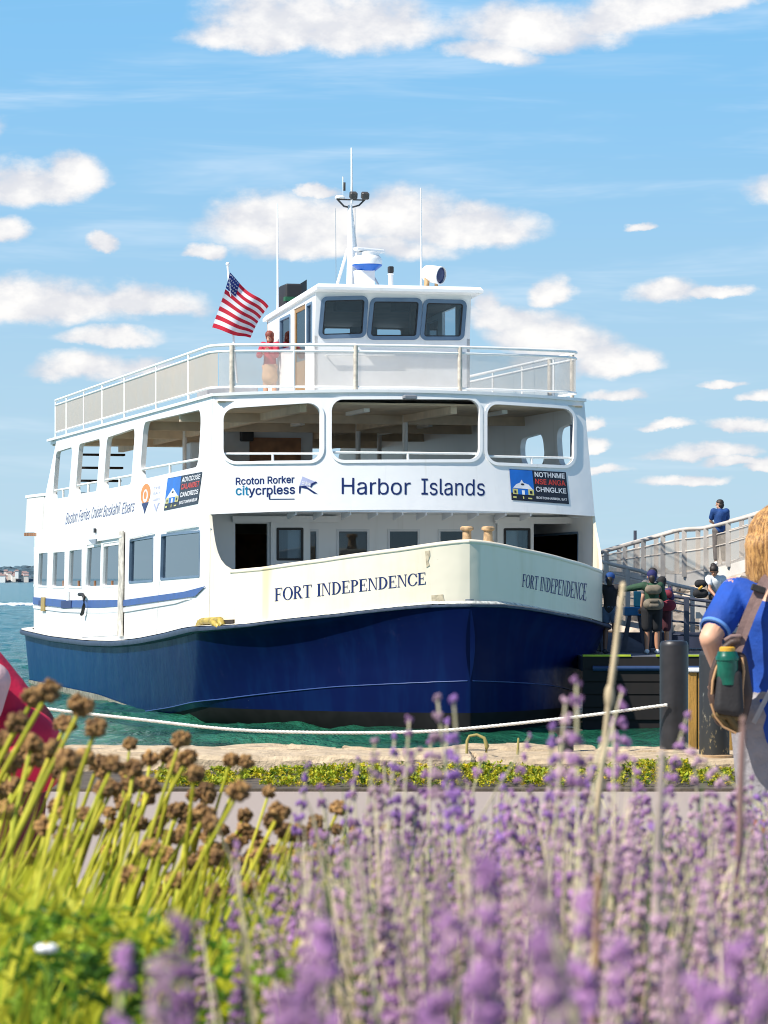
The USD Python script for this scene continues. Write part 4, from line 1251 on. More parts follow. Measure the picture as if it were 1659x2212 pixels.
def decal(name, poly, surface, quad, material, out, parent):
    """poly in the unit square, laid into the picture quad (lower left, lower right, upper right, upper left) on a surface."""
    vs, fs, o = [], [], 0
    for gp in getattr(poly, 'geoms', [poly]):
        v, f = trimesh.creation.triangulate_polygon(gp, engine='earcut')
        vs.append(v); fs.append(np.asarray(f) + o); o += len(v)
    v, f = np.vstack(vs), np.vstack(fs)
    m = trimesh.Trimesh(np.c_[v, 0 * v[:, 0]], f, process=False).subdivide_to_size(.2)
    return obj(name, lay(m.vertices[:, :2], m.faces, surface, quad, out), material, parent, False)


def lay(v, f, surface, quad, out):
    q = np.array(quad, float); u, h = v[:, :1], v[:, 1:2]
    p = q[0] * (1 - u) * (1 - h) + q[1] * u * (1 - h) + q[2] * u * h + q[3] * (1 - u) * h
    return trimesh.Trimesh(surface(p[:, 0], p[:, 1], out), f, process=False)


def in_quad(vf, x0, x1, y0, y1, ymax=1.0):
    v, f = vf
    return np.c_[x0 + (x1 - x0) * v[:, 0], y0 + (y1 - y0) * v[:, 1] / ymax], f


decal('operator_underline', sbox(0, 0, 1, 1), S_front, [(582, 1077.5), (636, 1077), (636, 1078.8), (582, 1079.3)], letter, .006, ferry)
decal('operator_underline', sbox(0, 0, 1, 1), S_front, [(580.5, 1079), (583.5, 1079), (583.5, 1068), (580.5, 1068)], letter, .007, ferry)
flagq = [(645, 1068), (686, 1068), (686, 1029), (645, 1029)]
logo_grey = mat('logo_grey_blue', (0.36, 0.38, 0.55), 0.5)
decal('pennant_logo', Polygon([(.02, .42), (.2, 1), (.6, .82), (.95, .68), (.72, .5), (.5, .42), (.3, .5), (.12, .52)]), S_front, flagq, logo_grey, .005, ferry)
decal('pennant_edge', Polygon([(.02, .05), (.02, .45), (.35, .48), (1.0, .03), (.8, .05), (.45, .3), (.12, .38), (.08, .05)]), S_front, flagq, letter, .007, ferry)
decal('pennant_edge', Polygon([(.55, .6), (.62, .58), (.9, .72), (.98, .66), (.75, .52), (.66, .38), (.6, .4), (.66, .55)]), S_front, flagq, letter, .008, ferry)
v, f = in_quad(sans_mesh('cruise', True), .17, .62, .60, .78)
v[:, 1] -= (v[:, 0] - .17) * .25
obj('pennant_lettering', lay(v, f, S_front, flagq, .009), white, ferry, False)

bill_sky = mat('board_sky', (0.01, 0.13, 0.50), 0.4, vary=.1)
bill_blk = mat('board_black', (0.012, 0.012, 0.022), 0.4)
bill_wht = mat('board_white', (0.72, 0.72, 0.74), 0.4)
bill_red = mat('board_red', (0.60, 0.05, 0.03), 0.4)
bill_yel = mat('board_yellow', (0.55, 0.50, 0.16), 0.4)


def billboard(name, surface, quad, lines, label, house=True):
    b = decal(name, sbox(0, 0, 1, 1), surface, quad, bill_blk, .010, ferry)
    tag(b, label)
    d = lambda n, p, m_, o: decal(n, p, surface, quad, m_, o, b)
    d('sky_field', Polygon([(0.0, .24), (.41, .26), (.40, .985), (.0, .985)]), bill_sky, .013)
    if house: roof = Polygon([(.04, .40), (.10, .52), (.17, .58), (.2, .68), (.23, .58), (.32, .53), (.39, .38)])
    else: roof = Polygon([(.02, .34), (.2, .66), (.39, .36), (.39, .22), (.02, .22)])
    d('house_picture', roof, bill_wht, .016)
    d('house_window', Point(.21, .53).buffer(.03), bill_blk, .019)
    d('house_wall', unary_union([sbox(.03, .20, .12, .37), sbox(.30, .2, .40, .38)]), bill_yel, .017)
    d('house_wall', sbox(.12, .2, .30, .37), bill_sky, .0175)
    d('house_door', sbox(.19, .2, .24, .34), bill_wht, .019)
    d('house_window', unary_union([sbox(.055, .24, .09, .32), sbox(.33, .24, .37, .33)]), bill_blk, .020)
    d('picture_caption', unary_union([sbox(.03, .07, .09, .13), sbox(.2, .06, .22, .15), sbox(.29, .07, .36, .11)]), bill_yel, .016)
    for text, y0, y1, m_ in lines:
        v, f = in_quad(sans_mesh(text, True), .44, .97, y0, y1)
        obj('board_lettering', lay(v, f, surface, quad, .016), m_, b, False)
    return b


billboard('advertising_board', S_front, [(1105, 1080), (1229, 1089), (1222, 1020), (1100, 1013)], [('NOTHNME', .80, .95, bill_wht), ('NSE ANGA', .57, .73, bill_red), ('CHNGLKE', .33, .48, bill_wht), ('BOSTONHARBOR. EAT', .10, .17, bill_wht)], 'black and blue board with red middle line on the ferry front')
billboard('advertising_board', S_side, [(354, 1103), (427, 1088), (433, 1019), (359, 1033)], [('ADVICUSE', .79, .93, bill_wht), ('CALANDET', .56, .72, bill_red), ('CANDRICS', .32, .46, bill_wht), ('BOSTONHARBOR', .10, .19, bill_wht)], 'blue and black board with red line on the ferry side', False)
thin = mat('letter_thin', (0.10, 0.12, 0.22), 0.5)
for t, a, b in (('Boston', (141, 1133), (165, 1127)), ('Ferries', (169, 1127), (192, 1121)), ('Cruises', (196, 1121), (219, 1115)), ('Boskahil', (222, 1117), (257, 1109)), ('Ebars', (262, 1111), (288, 1104))):
    word('side_lettering', sans_mesh(t), S_side, a, b, (25, 25), thin, .006, .1)
oq = [(299, 1113), (325, 1107), (325, 1040), (299, 1046)]
lg = decal('compass_logo', affinity.scale(Point(.5, .64).buffer(.5), .8, .66, origin=(.5, .64)), S_side, oq, mat('logo_orange', (0.62, 0.22, 0.03), 0.4), .006, ferry)
decal('logo_ring', affinity.scale(Point(.5, .58).buffer(.5), .4, .42, origin=(.5, .58)), S_side, oq, bill_wht, .009, lg)
decal('logo_ring', affinity.scale(Point(.5, .60).buffer(.5), .24, .26, origin=(.5, .60)), S_side, oq, '/World/Looks/logo_orange', .012, lg)
decal('logo_point', Polygon([(.2, .36), (.8, .36), (.62, .18), (.5, 0), (.38, .18)]), S_side, oq, letter, .010, lg)
sq = [(326, 1106), (347, 1101), (347, 1046), (326, 1051)]
decal('anchor_mark', Polygon([(.2, .3), (.34, .3), (.5, .1), (.66, .3), (.82, .3), (.5, -.05)]), S_side, sq, logo_grey, .006, ferry)
for t, h in (('THE', .86), ('BAY', .66), ('HARBOR', .40)):
    v, f = in_quad(sans_mesh(t), .15, .85, h, h + .1)
    obj('small_lettering', lay(v, f, S_side, sq, .006), logo_grey, ferry, False)
v, f = in_quad(sans_mesh('AUHOJTL'), 0, 1, 0, 1)
obj('small_lettering', lay(v, f, S_side, [(231, 1144), (250, 1141), (250, 1138), (231, 1141)], .006), logo_grey, ferry, False)
wall_patch('side_fitting', [(206, 1141), (209, 1141), (209, 1151), (206, 1151)], black, .05)

# ---- flag at its staff
pa, pb = on_face(492, 573, 11.5), on_face(512, 748, 11.5)
flag = thing('flag', 'red white and blue striped flag waving from a staff on the top deck', 'flag', FO, TH)
obj('flagstaff', tube([(pa[0], 11.5, pa[1]), (pb[0], 11.5, pb[1] - .9)], .03, 8), white, flag, True)
obj('staff_knob', ell((pa[0], 11.5, pa[1] + .03), (.05, .05, .05), 2), white, flag, True)
fq = np.array([on_face(x, y, 11.5) for x, y in ((497, 590), (581, 664), (541, 734), (460, 708))])


def cloth_pt(u, v):
    """u along the stripes, v across them."""
    u, v = np.asarray(u, float), np.asarray(v, float)
    q = fq[0] * ((1 - u) * (1 - v))[..., None] + fq[1] * (u * (1 - v))[..., None] + fq[2] * (u * v)[..., None] + fq[3] * ((1 - u) * v)[..., None]
    w = np.sin(u * 7.0 + v * 2.5) * .13 * (.3 + u) + np.sin(u * 3 - v * 4) * .10
    q = q + np.stack([0.02 * np.sin(u * 8 + v * 3) * u, 0.05 * np.sin(u * 7 + 1.5) * (.3 + u * .7)], -1)
    return np.stack([q[..., 0], 11.5 + w, q[..., 1]], -1)


def cloth_patch(u0, u1, v0, v1, nu=18, nv=3, lift=0.0):
    U, V = np.meshgrid(np.linspace(u0, u1, nu), np.linspace(v0, v1, nv), indexing='ij')
    p = cloth_pt(U.ravel(), V.ravel()); p[:, 1] -= lift
    i, j = np.meshgrid(np.arange(nu - 1), np.arange(nv - 1), indexing='ij'); a = (i * nv + j).ravel()
    return trimesh.Trimesh(p, np.vstack([np.c_[a, a + nv, a + nv + 1], np.c_[a, a + nv + 1, a + 1]]), process=False)


fr_m = mat('flag_red', (0.50, 0.012, 0.035), 0.8, vary=.1, transl=.3)
fw_m = mat('flag_white', (0.72, 0.72, 0.74), 0.8, vary=.05, transl=.3)
fb_m = mat('flag_blue', (0.02, 0.035, 0.20), 0.8, vary=.1, transl=.2)
CU, CV = .27, .29
for k in range(13):
    obj('red_stripe' if k % 2 == 0 else 'white_stripe', cloth_patch(CU * max(0, 1 - k / 4) if k / 13 < CV else 0, 1, k / 13, (k + 1) / 13), fr_m if k % 2 == 0 else fw_m, flag, True)
obj('canton', cloth_patch(0, CU, 0, CV, 8, 6, .012), fb_m, flag, True)
st = []
for i in range(5):
    for j in range(4):
        c = cloth_pt(np.array([CU * (i + .6) / 5.4]), np.array([CV * (j + .5) / 4.2]))[0]
        a = np.linspace(0, 2 * PI, 11)[:-1]; r = np.where(np.arange(10) % 2, .012, .030)
        v = np.c_[c[0] + r * np.sin(a), np.full(10, c[1] - .02), c[2] + r * np.cos(a)]
        st.append(trimesh.Trimesh(np.vstack([v, [c[0], c[1] - .02, c[2]]]), [(q, (q + 1) % 10, 10) for q in range(10)], process=False))
obj('star', cat_(st), fw_m, flag, False, kind='stuff')
# ------------------------------------------------------------------ floating dock, gangways, bollards, rope
alu = mat('gangway_aluminium', (0.50, 0.45, 0.40), 0.5, metal=0.0, vary=0.12, scale=3)
alu_l = mat('gangway_plate', (0.60, 0.56, 0.51), 0.55, vary=0.1, scale=2)
dkrail = mat('dark_rail', (0.05, 0.055, 0.08), 0.5, vary=0.2)
dkplate = mat('dock_plate', (0.10, 0.11, 0.14), 0.7, vary=0.2)
lime = mat('lime_edge_paint', (0.42, 0.50, 0.03), 0.6, vary=0.15, scale=5)
beamblue = mat('dock_beam_blue', (0.015, 0.04, 0.11), 0.5, vary=0.2)
pile_brown = mat('dock_timber', (0.008, 0.005, 0.004), 0.8, vary=0.3, scale=4, streak=(2, 2, .3))
amber = mat('amber_timber', (0.36, 0.19, 0.035), 0.7, vary=0.25, scale=4, streak=(3, 3, .4), bump=0.4)
mesh_a = screen('gangway_mesh', (0.52, 0.46, 0.39), 0.5)
mesh_b = screen('ramp_mesh', (0.48, 0.40, 0.31), 0.55)
DOCK_D, DOCK_Z = 66.0, -0.19
dock = thing('floating_dock', 'dark floating dock with lime painted edge beside the ferry bow', 'dock')
XD0, XD1 = 4.05, 16.0
obj('dock_deck', bx(XD0, XD1, DOCK_D + .1, 80, DOCK_Z - .3, DOCK_Z), dkplate, dock, False)
xx = XD0
for k in range(9):
    w = (1.0, .5, 1.9, 1.7, 1.2, 2.0, 2.0, 2.0, 2.0)[k]
    if xx + w > XD1: break
    if k in (0, 2, 4, 6): obj('edge_strip', bx(xx, xx + w - .02, DOCK_D, DOCK_D + .16, DOCK_Z + .004, DOCK_Z + .04), lime, dock, False)
    xx += w
obj('dock_fascia', bx(XD0, XD1, DOCK_D + .02, DOCK_D + .1, DOCK_Z - 1.6, DOCK_Z - .0), pile_brown, dock, False)
obj('fender_beam', tube([(XD0 + .2, DOCK_D - .02, DOCK_Z - .24), (XD1, DOCK_D - .02, DOCK_Z - .24)], .055, 8), beamblue, dock, True)
obj('fascia_plank', cat_([bx(XD0, XD1, DOCK_D - .02, DOCK_D + .015, DOCK_Z - .5 - k * .26, DOCK_Z - .27 - k * .26) for k in range(4)]), pile_brown, dock, False, kind='stuff')
p0, p1 = pix(1292, 1372, 71), pix(1400, 1404, 69)
obj('boarding_plate', trimesh.convex.convex_hull(np.array([(p0[0], 70, DOCK_Z + .01), (p1[0] + .3, 70, DOCK_Z + .01), (p0[0], 72.5, DOCK_Z + .01), (p1[0], 72.5, DOCK_Z + .01), (p0[0], 70.6, DOCK_Z + .42), (p0[0] + .5, 70.6, DOCK_Z + .40), (p0[0], 72.5, DOCK_Z + .42)])), dkplate, dock, False)
obj('dock_kerb', bx(XD0 + .8, XD1, 70.6, 70.8, DOCK_Z + .08, DOCK_Z + .42), mat('kerb_dark_blue', (0.035, 0.045, 0.085), 0.6), dock, False)


def poly_y(pts, x): return float(np.interp(x, [p[0] for p in pts], [p[1] for p in pts]))


def sheet(pts_low, pts_high):
    a, b = np.array(pts_low, float), np.array(pts_high, float)
    n = len(a); i = np.arange(n - 1)
    return trimesh.Trimesh(np.vstack([a, b]), np.vstack([np.c_[i, i + 1, i + n + 1], np.c_[i, i + n + 1, i + n]]), process=False)


def gangway(name, label, top, deck, posts, dist, r, rails, material, meshm, thick, width, far=True):
    t = thing(name, label, 'gangway')
    X = np.linspace(top[0][0], top[-1][0], 26)
    D = lambda x: float(np.interp(x, *dist))
    P = lambda x, y, back=0.0: pix(x, y, D(x)) + np.array([0, back, 0])
    for back in ((0.0, width) if far else (0.0,)):
        for k, fr in enumerate(rails):
            pts = [P(x, poly_y(top, x) * (1 - fr) + poly_y(deck, x) * fr, back) for x in X]
            obj('top_rail' if k == 0 else 'mid_rail', tube(pts, r * (1.05 if k == 0 else .38), 8), material, t, True)
        for x in posts:
            a, b = P(x, poly_y(top, x) + 1, back), P(x, poly_y(deck, x) + (6 if back == 0 else 0), back)
            obj('post', bx(a[0] - r * 1.25, a[0] + r * 1.25, a[1] - r, a[1] + r, b[2], a[2]), material, t, False)
        xs = [top[0][0]] + list(posts) + [top[-1][0]]
        for a, b in zip(xs[:-1], xs[1:]):
            if b - a < 5: continue
            q = np.linspace(a, b, 5)
            obj('mesh_panel', sheet([P(x, poly_y(deck, x), back + .02) for x in q], [P(x, poly_y(top, x) * .80 + poly_y(deck, x) * .2, back + .02) for x in q]), meshm, t, True)
    lo = [P(x, poly_y(deck, x), .05) for x in X]; hi = [P(x, poly_y(deck, x), width) for x in X]
    vs = np.vstack([lo, hi, np.array(lo) - [0, 0, thick], np.array(hi) - [0, 0, thick]]); n = len(X); i = np.arange(n - 1)
    f = []
    for a, b in ((0, 1), (2, 0), (1, 3), (3, 2)):
        f += [np.c_[i + a * n, i + 1 + a * n, i + 1 + b * n], np.c_[i + a * n, i + 1 + b * n, i + b * n]]
    obj('walkway', trimesh.Trimesh(vs, np.vstack(f), process=False), alu_l, t, False)
    return t


topA = [(1288, 1196.5), (1475, 1143), (1524, 1141), (1613, 1118), (1700, 1092)]
deckA = [(1288, 1232), (1390, 1238), (1440, 1239), (1480, 1240), (1573, 1218), (1700, 1178)]
gangway('gangway', 'pale aluminium gangway with mesh railings rising to the right', topA, deckA, [1310, 1350, 1390, 1432, 1478, 1525, 1573, 1622, 1672], ([1288, 1700], [78, 72]),   .043, (0.0, .22, .50), alu, mesh_a, .30, 1.9)
topB = [(1288, 1211), (1393, 1236), (1443, 1260), (1506, 1274), (1564, 1294), (1690, 1322)]
deckB = [(1288, 1330), (1400, 1350), (1500, 1372), (1560, 1380), (1690, 1392)]
gangway('lower_ramp', 'lower ramp with dense tan mesh sloping down behind the waiting people', topB, deckB, [1310, 1356, 1402, 1448, 1496, 1546, 1600], ([1288, 1690], [73, 71]), .04, (0.0, .16, .34, .55, .78), alu, mesh_b, .12, 1.7, False)
topC = [(1440, 1286), (1485, 1293), (1545, 1301), (1640, 1313), (1700, 1320)]
deckC = [(1440, 1385), (1545, 1388), (1700, 1394)]
tC = thing('dock_railing', 'dark metal railing with three bars on the floating dock', 'railing')
for fr in (0.0, .14, .55, .85):
    obj('rail', tube([pix(x, poly_y(topC, x) * (1 - fr) + poly_y(deckC, x) * fr, 69.6) for x in np.linspace(1444, 1700, 8)], .035 if fr == 0 else .022, 8), dkrail, tC, True)
for x in (1445, 1483, 1541, 1640):
    a, b = pix(x, poly_y(topC, x), 69.6), pix(x, poly_y(deckC, x), 69.6)
    obj('post', bx(a[0] - .055, a[0] + .055, 69.56, 69.66, DOCK_Z, a[2] + .02), dkrail, tC, False)
# rocks of the sea wall behind the ramp
rk = []
for _ in range(420):
    d = rng.uniform(82, 92); x = rng.uniform(5.9, 13.5)
    s = rng.uniform(.16, .42)
    e = trimesh.creation.icosphere(1, 1.0); e.vertices = e.vertices * (1 + .5 * (rng.random((len(e.vertices), 1)) - .5)) * [s * rng.uniform(.9, 1.5), s, s * rng.uniform(.6, 1)]
    e.apply_translation([x, d, -1.5 + (d - 82) * .27 + rng.uniform(-.1, .2)]); rk.append(e)
struct('sea_wall_rocks', cat_(rk), mat('rock_tan', (0.46, 0.38, 0.30), 0.9, vary=0.3, scale=4), 'tan boulders of the sea wall behind the ramp mesh', 'rocks', False, 'stuff')
bank = trimesh.convex.convex_hull(np.array([(5.6, 82, -2.2), (20, 82, -2.2), (5.6, 93, 1.0), (20, 93, 1.0), (20, 99, 1.1), (5.6, 99, 1.1), (5.6, 99, -2.2), (20, 99, -2.2)]))
struct('bank', bank, '/World/Looks/rock_tan', 'sloping bank under the sea wall rocks', 'bank', False)
pt = pix(1372, 1146, 90)
pole = thing('channel_pole', 'thin grey pole standing up behind the gangway', 'pole', (pt[0], 90, 0))
obj('shaft', tube([(0, 0, -1), (0, 0, pt[2])], [.06, .045], 8), dkrail, pole, True)
obj('base', lathe([(0, -1), (.16, -1), (.16, -.7), (.06, -.6)], 12), dkrail, pole, True)

# service stand on the dock
s0, s1 = pix(1347, 1330, 70.2), pix(1394, 1311, 70.2)
stand = thing('service_stand', 'blue plastic stand on grey splayed legs beside the waiting people', 'stand', ((s0[0] + s1[0]) / 2, 70.2, DOCK_Z))
H0, H1 = s0[2] - DOCK_Z, s1[2] - DOCK_Z
hw_ = (s1[0] - s0[0]) / 2
sblue = mat('stand_blue', (0.02, 0.20, 0.45), 0.5, vary=.2); steal = mat('stand_teal', (0.06, 0.38, 0.45), 0.5, vary=.2)
obj('box', bx(-hw_, hw_, -.2, .2, H0, H1, .02), sblue, stand, False)
obj('panel', bx(-.02, .22, -.1, .02, H1, H1 + .34, .02), steal, stand, False)
for a in (-1, 1):
    for b in (-.15, .15): obj('leg', trimesh.convex.convex_hull(np.array([(a * .10 - .03, b, H0), (a * .10 + .03, b, H0), (a * (hw_ + .02) - .05, b, 0), (a * (hw_ + .02) + .05, b, 0), (a * .10, b + .04, H0), (a * (hw_ + .02), b + .05, 0)])), dkplate, stand, False)

# bollards on the quay
bol = mat('bollard_grey', (0.018, 0.0165, 0.018), 0.42, vary=0.25, scale=9, bump=.1)


def scuffed():
    g = G(); pos = g.add('geometry', 'position')
    n = g.noise(g.add('mapping', 'vector', {'vector': pos}, mapping_type='point', scale=(1, 1, .4)), 26, 5, .7)
    z = g.add('separate_xyz', 'z', {'vector': pos})
    low = g.smooth(z, .05, .55)
    col = g.mix(g.smooth(n, .60, .68), (0.014, 0.017, 0.021), (0.22, 0.23, 0.21))
    col2 = g.mix(g.smooth(n, .56, .66), (0.02, 0.019, 0.015), (0.33, 0.24, 0.10))
    p = g.add('principled_bsdf', 'BSDF', {'base_color': g.mix(low, col2, col)}, roughness=.6)
    return g.make('/World/Looks/bollard_scuffed', p)


scuff = scuffed()
bd = 24.72


def bollard(x0, x1, ytop, ybot, m_, label, d):
    a, b = pix(x0, ybot, d), pix(x1, ytop, d)
    r, c = (b[0] - a[0]) / 2, (a[0] + b[0]) / 2
    h = b[2] - a[2]
    t = thing('bollard', label, 'bollard', (c, d, a[2]))
    obj('post', lathe([(r, -.05), (r, h - .035), (r * .97, h - .015), (r * .86, h)], 32), m_, t, 40)
    obj('cap', lathe([(r * .86, h + .0005), (r * .5, h + .006), (0, h + .008)], 32), m_, t, 40)
    obj('base_plate', lathe([(0, -.04), (r + .03, -.04), (r + .03, .012), (r + .001, .016)], 24), rust, t, 40)
    return c, a[2], h


B1 = bollard(1425, 1487, 1385, 1622, bol, 'smooth dark grey bollard holding the right end of the white rope', bd)
B2 = bollard(1510, 1576, 1406, 1634, scuff, 'scuffed black bollard behind the brown sling bag', 23.6)
B3 = bollard(-95, -33, 1385, 1622, bol, 'dark grey bollard holding the left end of the white rope', bd)
cl = thing('mooring_cleat', 'short black mooring cleat on the stone ledge behind the lavender', 'cleat', (*pix(1222, 1652, 24.2)[:2], pix(1222, 1652, 24.2)[2] - .02))
obj('base', bx(-.13, .13, -.08, .08, 0, .05, .01), black, cl, False)
obj('post', lathe([(.075, .04), (.06, .1), (.06, .24), (.085, .27), (.085, .3), (0, .31)], 18), black, cl, 40)
obj('horn', tube([(-.11, 0, .2), (0, 0, .21), (.11, 0, .2)], .025, 8), black, cl, True)
# timber fender panel below the ledge
w0, w1 = pix(1484, 1612, 26.2), pix(1594, 1452, 26.2)
fn = thing('timber_fender', 'amber timber fender wall with white cap between the bollards', 'fender', ((w0[0] + w1[0]) / 2, 26.2, 0))
hw2 = (w1[0] - w0[0]) / 2
for k in range(5):
    a = -hw2 + k * hw2 * 2 / 5
    obj('plank', bx(a + .004, a + hw2 * .4 - .004, -.05 + .006 * (k % 2), .05, -1.9, w1[2], .008), amber, fn, False)
obj('cap', bx(-hw2 - .01, hw2 + .01, -.07, .07, w1[2] + .001, w1[2] + .035, .008), white, fn, False)

# the rope: a slack curve from bollard to bollard, two twisted strands
rp_px = [(-62, 1508), (60, 1524), (137, 1535), (244, 1547), (366, 1561), (488, 1574), (648, 1581), (810, 1582), (941, 1578), (1040, 1570), (1136, 1560), (1290, 1542), (1424, 1524), (1440, 1522)]
from scipy.interpolate import CubicSpline
rq = np.array([pix(x, y, bd - .06) for x, y in rp_px])
cs = CubicSpline(rq[:, 0], rq[:, 2])
X = np.linspace(rq[0, 0], rq[-1, 0], 520)
c = np.c_[X, np.full(len(X), bd - .12), cs(X)]
ln = np.r_[0, np.cumsum(np.linalg.norm(np.diff(c, axis=0), axis=1))]
rope = thing('rope', 'slack white twisted rope strung between the bollards in front of the ferry', 'rope')
ropem = mat('rope_white', (0.74, 0.72, 0.66), 0.9, vary=.12, scale=30)
for k in range(3):
    ph = ln / .09 * 2 * PI + k * 2 * PI / 3
    obj('strand', tube(c + np.c_[0 * ph, .0068 * np.cos(ph), .0068 * np.sin(ph)], .0068, 6), ropem, rope, True)
# ------------------------------------------------------------------ people
skin = mat('skin', (0.52, 0.29, 0.19), 0.55, vary=.06, scale=6)
skin_tan = mat('skin_tan', (0.42, 0.20, 0.11), 0.5, vary=.06, scale=6)
skin_dark = mat('skin_dark', (0.20, 0.10, 0.07), 0.55, vary=.06, scale=6)
hair_dark = mat('hair_dark', (0.02, 0.013, 0.01), 0.6, vary=.2)
eye_m = mat('eye_dark', (0.02, 0.015, 0.012), 0.3)
shoe_m = mat('shoe_dark', (0.04, 0.04, 0.05), 0.6)
shoe_w = mat('shoe_white', (0.6, 0.6, 0.6), 0.6)


def cl_mat(name, c, **k): return mat(name, c, k.pop('rough', .85), vary=k.pop('vary', .14), scale=k.pop('scale', 9), bump=.25, bscale=40)


def stance(**over):
    """Joints of a standing adult, 1.70 m, facing +y."""
    J = dict(pelvis=(0, 0, .95), waist=(0, 0, 1.08), chest=(0, -.01, 1.30), neck=(0, 0, 1.46), head=(0, .02, 1.585))
    for s, k in ((-1, 'L'), (1, 'R')):
        J |= {'sh' + k: (s * .165, -.01, 1.40), 'el' + k: (s * .22, -.03, 1.13), 'wr' + k: (s * .23, .06, .90), 'hip' + k: (s * .09, 0, .90), 'kn' + k: (s * .10, .015, .49), 'an' + k: (s * .105, -.02, .09)}
    J |= over
    return {k: np.array(v, float) for k, v in J.items()}


def hand_bones(w, e, side):
    """Palm, four fingers and a thumb, continuing from the forearm."""
    d = (w - e) / np.linalg.norm(w - e)
    out = np.cross(d, [0, 1, 0]); out = out / (np.linalg.norm(out) + 1e-9)
    nrm = np.cross(out, d)
    b = [(w, w + d * .05, .026, .030)]
    for k, (o, l) in enumerate(((-.028, .075), (-.009, .085), (.010, .08), (.028, .062))):
        k0 = w + d * .055 + out * o; k1 = k0 + d * l * .55 + nrm * .012; k2 = k1 + d * l * .4 + nrm * .022
        b += [(k0, k1, .010, .009), (k1, k2, .009, .008)]
    t0 = w + d * .02 + out * .03 * side
    b += [(t0, t0 + out * .022 * side + d * .03, .011, .010), (t0 + out * .022 * side + d * .03, t0 + out * .024 * side + d * .055 + nrm * .01, .010, .009)]
    return b


def body_bones(J, f=1.0):
    v = lambda k: J[k]
    b = [(v('pelvis'), v('waist'), .125, .115), (v('waist'), v('chest'), .115, .135), (v('hipL'), v('hipR'), .10, .10), (v('chest'), v('shL'), .10, .062), (v('chest'), v('shR'), .10, .062), (v('chest'), v('neck'), .075, .05), (v('neck'), v('head') - (v('head') - v('neck')) * .2, .048, .055)]
    for k, s in (('L', -1), ('R', 1)):
        b += [(v('sh' + k), v('el' + k), .053, .042), (v('el' + k), v('wr' + k), .042, .028), (v('hip' + k), v('kn' + k), .085, .058), (v('kn' + k), v('kn' + k) * .6 + v('an' + k) * .4, .055, .055), (v('kn' + k) * .6 + v('an' + k) * .4, v('an' + k), .055, .038)]
        b += hand_bones(v('wr' + k), v('el' + k), s)
        fwd = J.get('toe', np.array([0, 1.0, 0]))
        b += [(v('an' + k) + [0, 0, -.03], v('an' + k) + fwd * .15 + [0, 0, -.055], .04, .032)]
    h = v('head'); up = (h - v('neck')) / np.linalg.norm(h - v('neck')); fw = J.get('face', np.array([0, 1.0, 0])); sd = np.cross(fw, up)
    b += [(h + up * .03 - fw * .015, h + up * .03 + fw * .02, .088, .08), (h - up * .06 + fw * .035, h - up * .075 + fw * .05, .055, .04), (h - up * .01 + fw * .092, h - up * .025 + fw * .105, .012, .014), (h + sd * .083, h + sd * .086 - up * .03, .016, .012), (h - sd * .083, h - sd * .086 - up * .03, .016, .012)]
    return b


def person(label, loc, rotz, J, skin_, parts, hair=None, hair_label=None, detail=.035, scale=1.0, group=None):
    t = thing('person', label, 'person', loc, rotz, group)
    sc = lambda m: (m.apply_scale(scale), m)[1]
    obj('body', sc(limbs(body_bones(J), detail, 4)), skin_, t, 60)
    h = J['head']; up = (h - J['neck']) / np.linalg.norm(h - J['neck']); fw = J.get('face', np.array([0, 1.0, 0])); sd = np.cross(fw, up)
    obj('eyes', sc(cat_([ell(h + s * sd * .033 + fw * .088 + up * .012, (.012, .012, .008), 1) for s in (-1, 1)])), eye_m, t, True)
    for nm, bones, m_ in parts: obj(nm, sc(limbs(bones, detail, 3)), m_, t, 60)
    return t, sc


def shirt(J, sleeve=.55, pad=.018, hem=.0):
    v = lambda k: J[k]
    b = [(v('pelvis') + [0, 0, hem], v('waist'), .13 + pad, .118 + pad), (v('waist'), v('chest'), .118 + pad, .137 + pad), (v('chest'), v('shL'), .10 + pad, .064 + pad), (v('chest'), v('shR'), .10 + pad, .064 + pad), (v('chest'), v('neck') * .75 + v('chest') * .25, .08 + pad, .052 + pad)]
    for k in 'LR': b.append((v('sh' + k), v('sh' + k) * (1 - sleeve) + v('el' + k) * sleeve, .058 + pad, .052 + pad))
    if sleeve >= 1:
        for k in 'LR': b.append((v('el' + k), v('el' + k) * .1 + v('wr' + k) * .9, .048 + pad, .036 + pad))
    return b


def shorts(J, leg=.7, pad=.022):
    v = lambda k: J[k]
    b = [(v('pelvis') + [0, 0, .03], v('pelvis'), .125 + pad, .12 + pad), (v('hipL'), v('hipR'), .10 + pad, .10 + pad)]
    for k in 'LR':
        b.append((v('hip' + k), v('hip' + k) * (1 - min(leg, 1)) + v('kn' + k) * min(leg, 1), .095 + pad, .072 + pad))
        if leg > 1: b.append((v('kn' + k), v('kn' + k) * (2 - leg) + v('an' + k) * (leg - 1), .068 + pad, .05 + pad))
    return b


def shoes(t, sc, J, m_):
    fwd = J.get('toe', np.array([0, 1.0, 0]))
    for k in 'LR': obj('shoe', sc(limbs([(J['an' + k] + [0, 0, -.035] - fwd * .03, J['an' + k] + fwd * .16 + [0, 0, -.052], .05, .040)], .04, 2)), m_, t, 60)


def cap_hair(t, sc, J, m_, name='hair', r=.098, back=.0, drop=.0, bob=None):
    h = J['head']; up = (h - J['neck']) / np.linalg.norm(h - J['neck']); fw = J.get('face', np.array([0, 1.0, 0]))
    b = [(h + up * .045 - fw * .02, h + up * .05 + fw * .005, r, r * .95), (h - fw * .035 - up * .02, h - fw * (.035 + back) - up * (.05 + drop), r * .88, r * .75)]
    obj(name, sc(limbs(b, .03, 2)), m_, t, 60)
    return h, up, fw


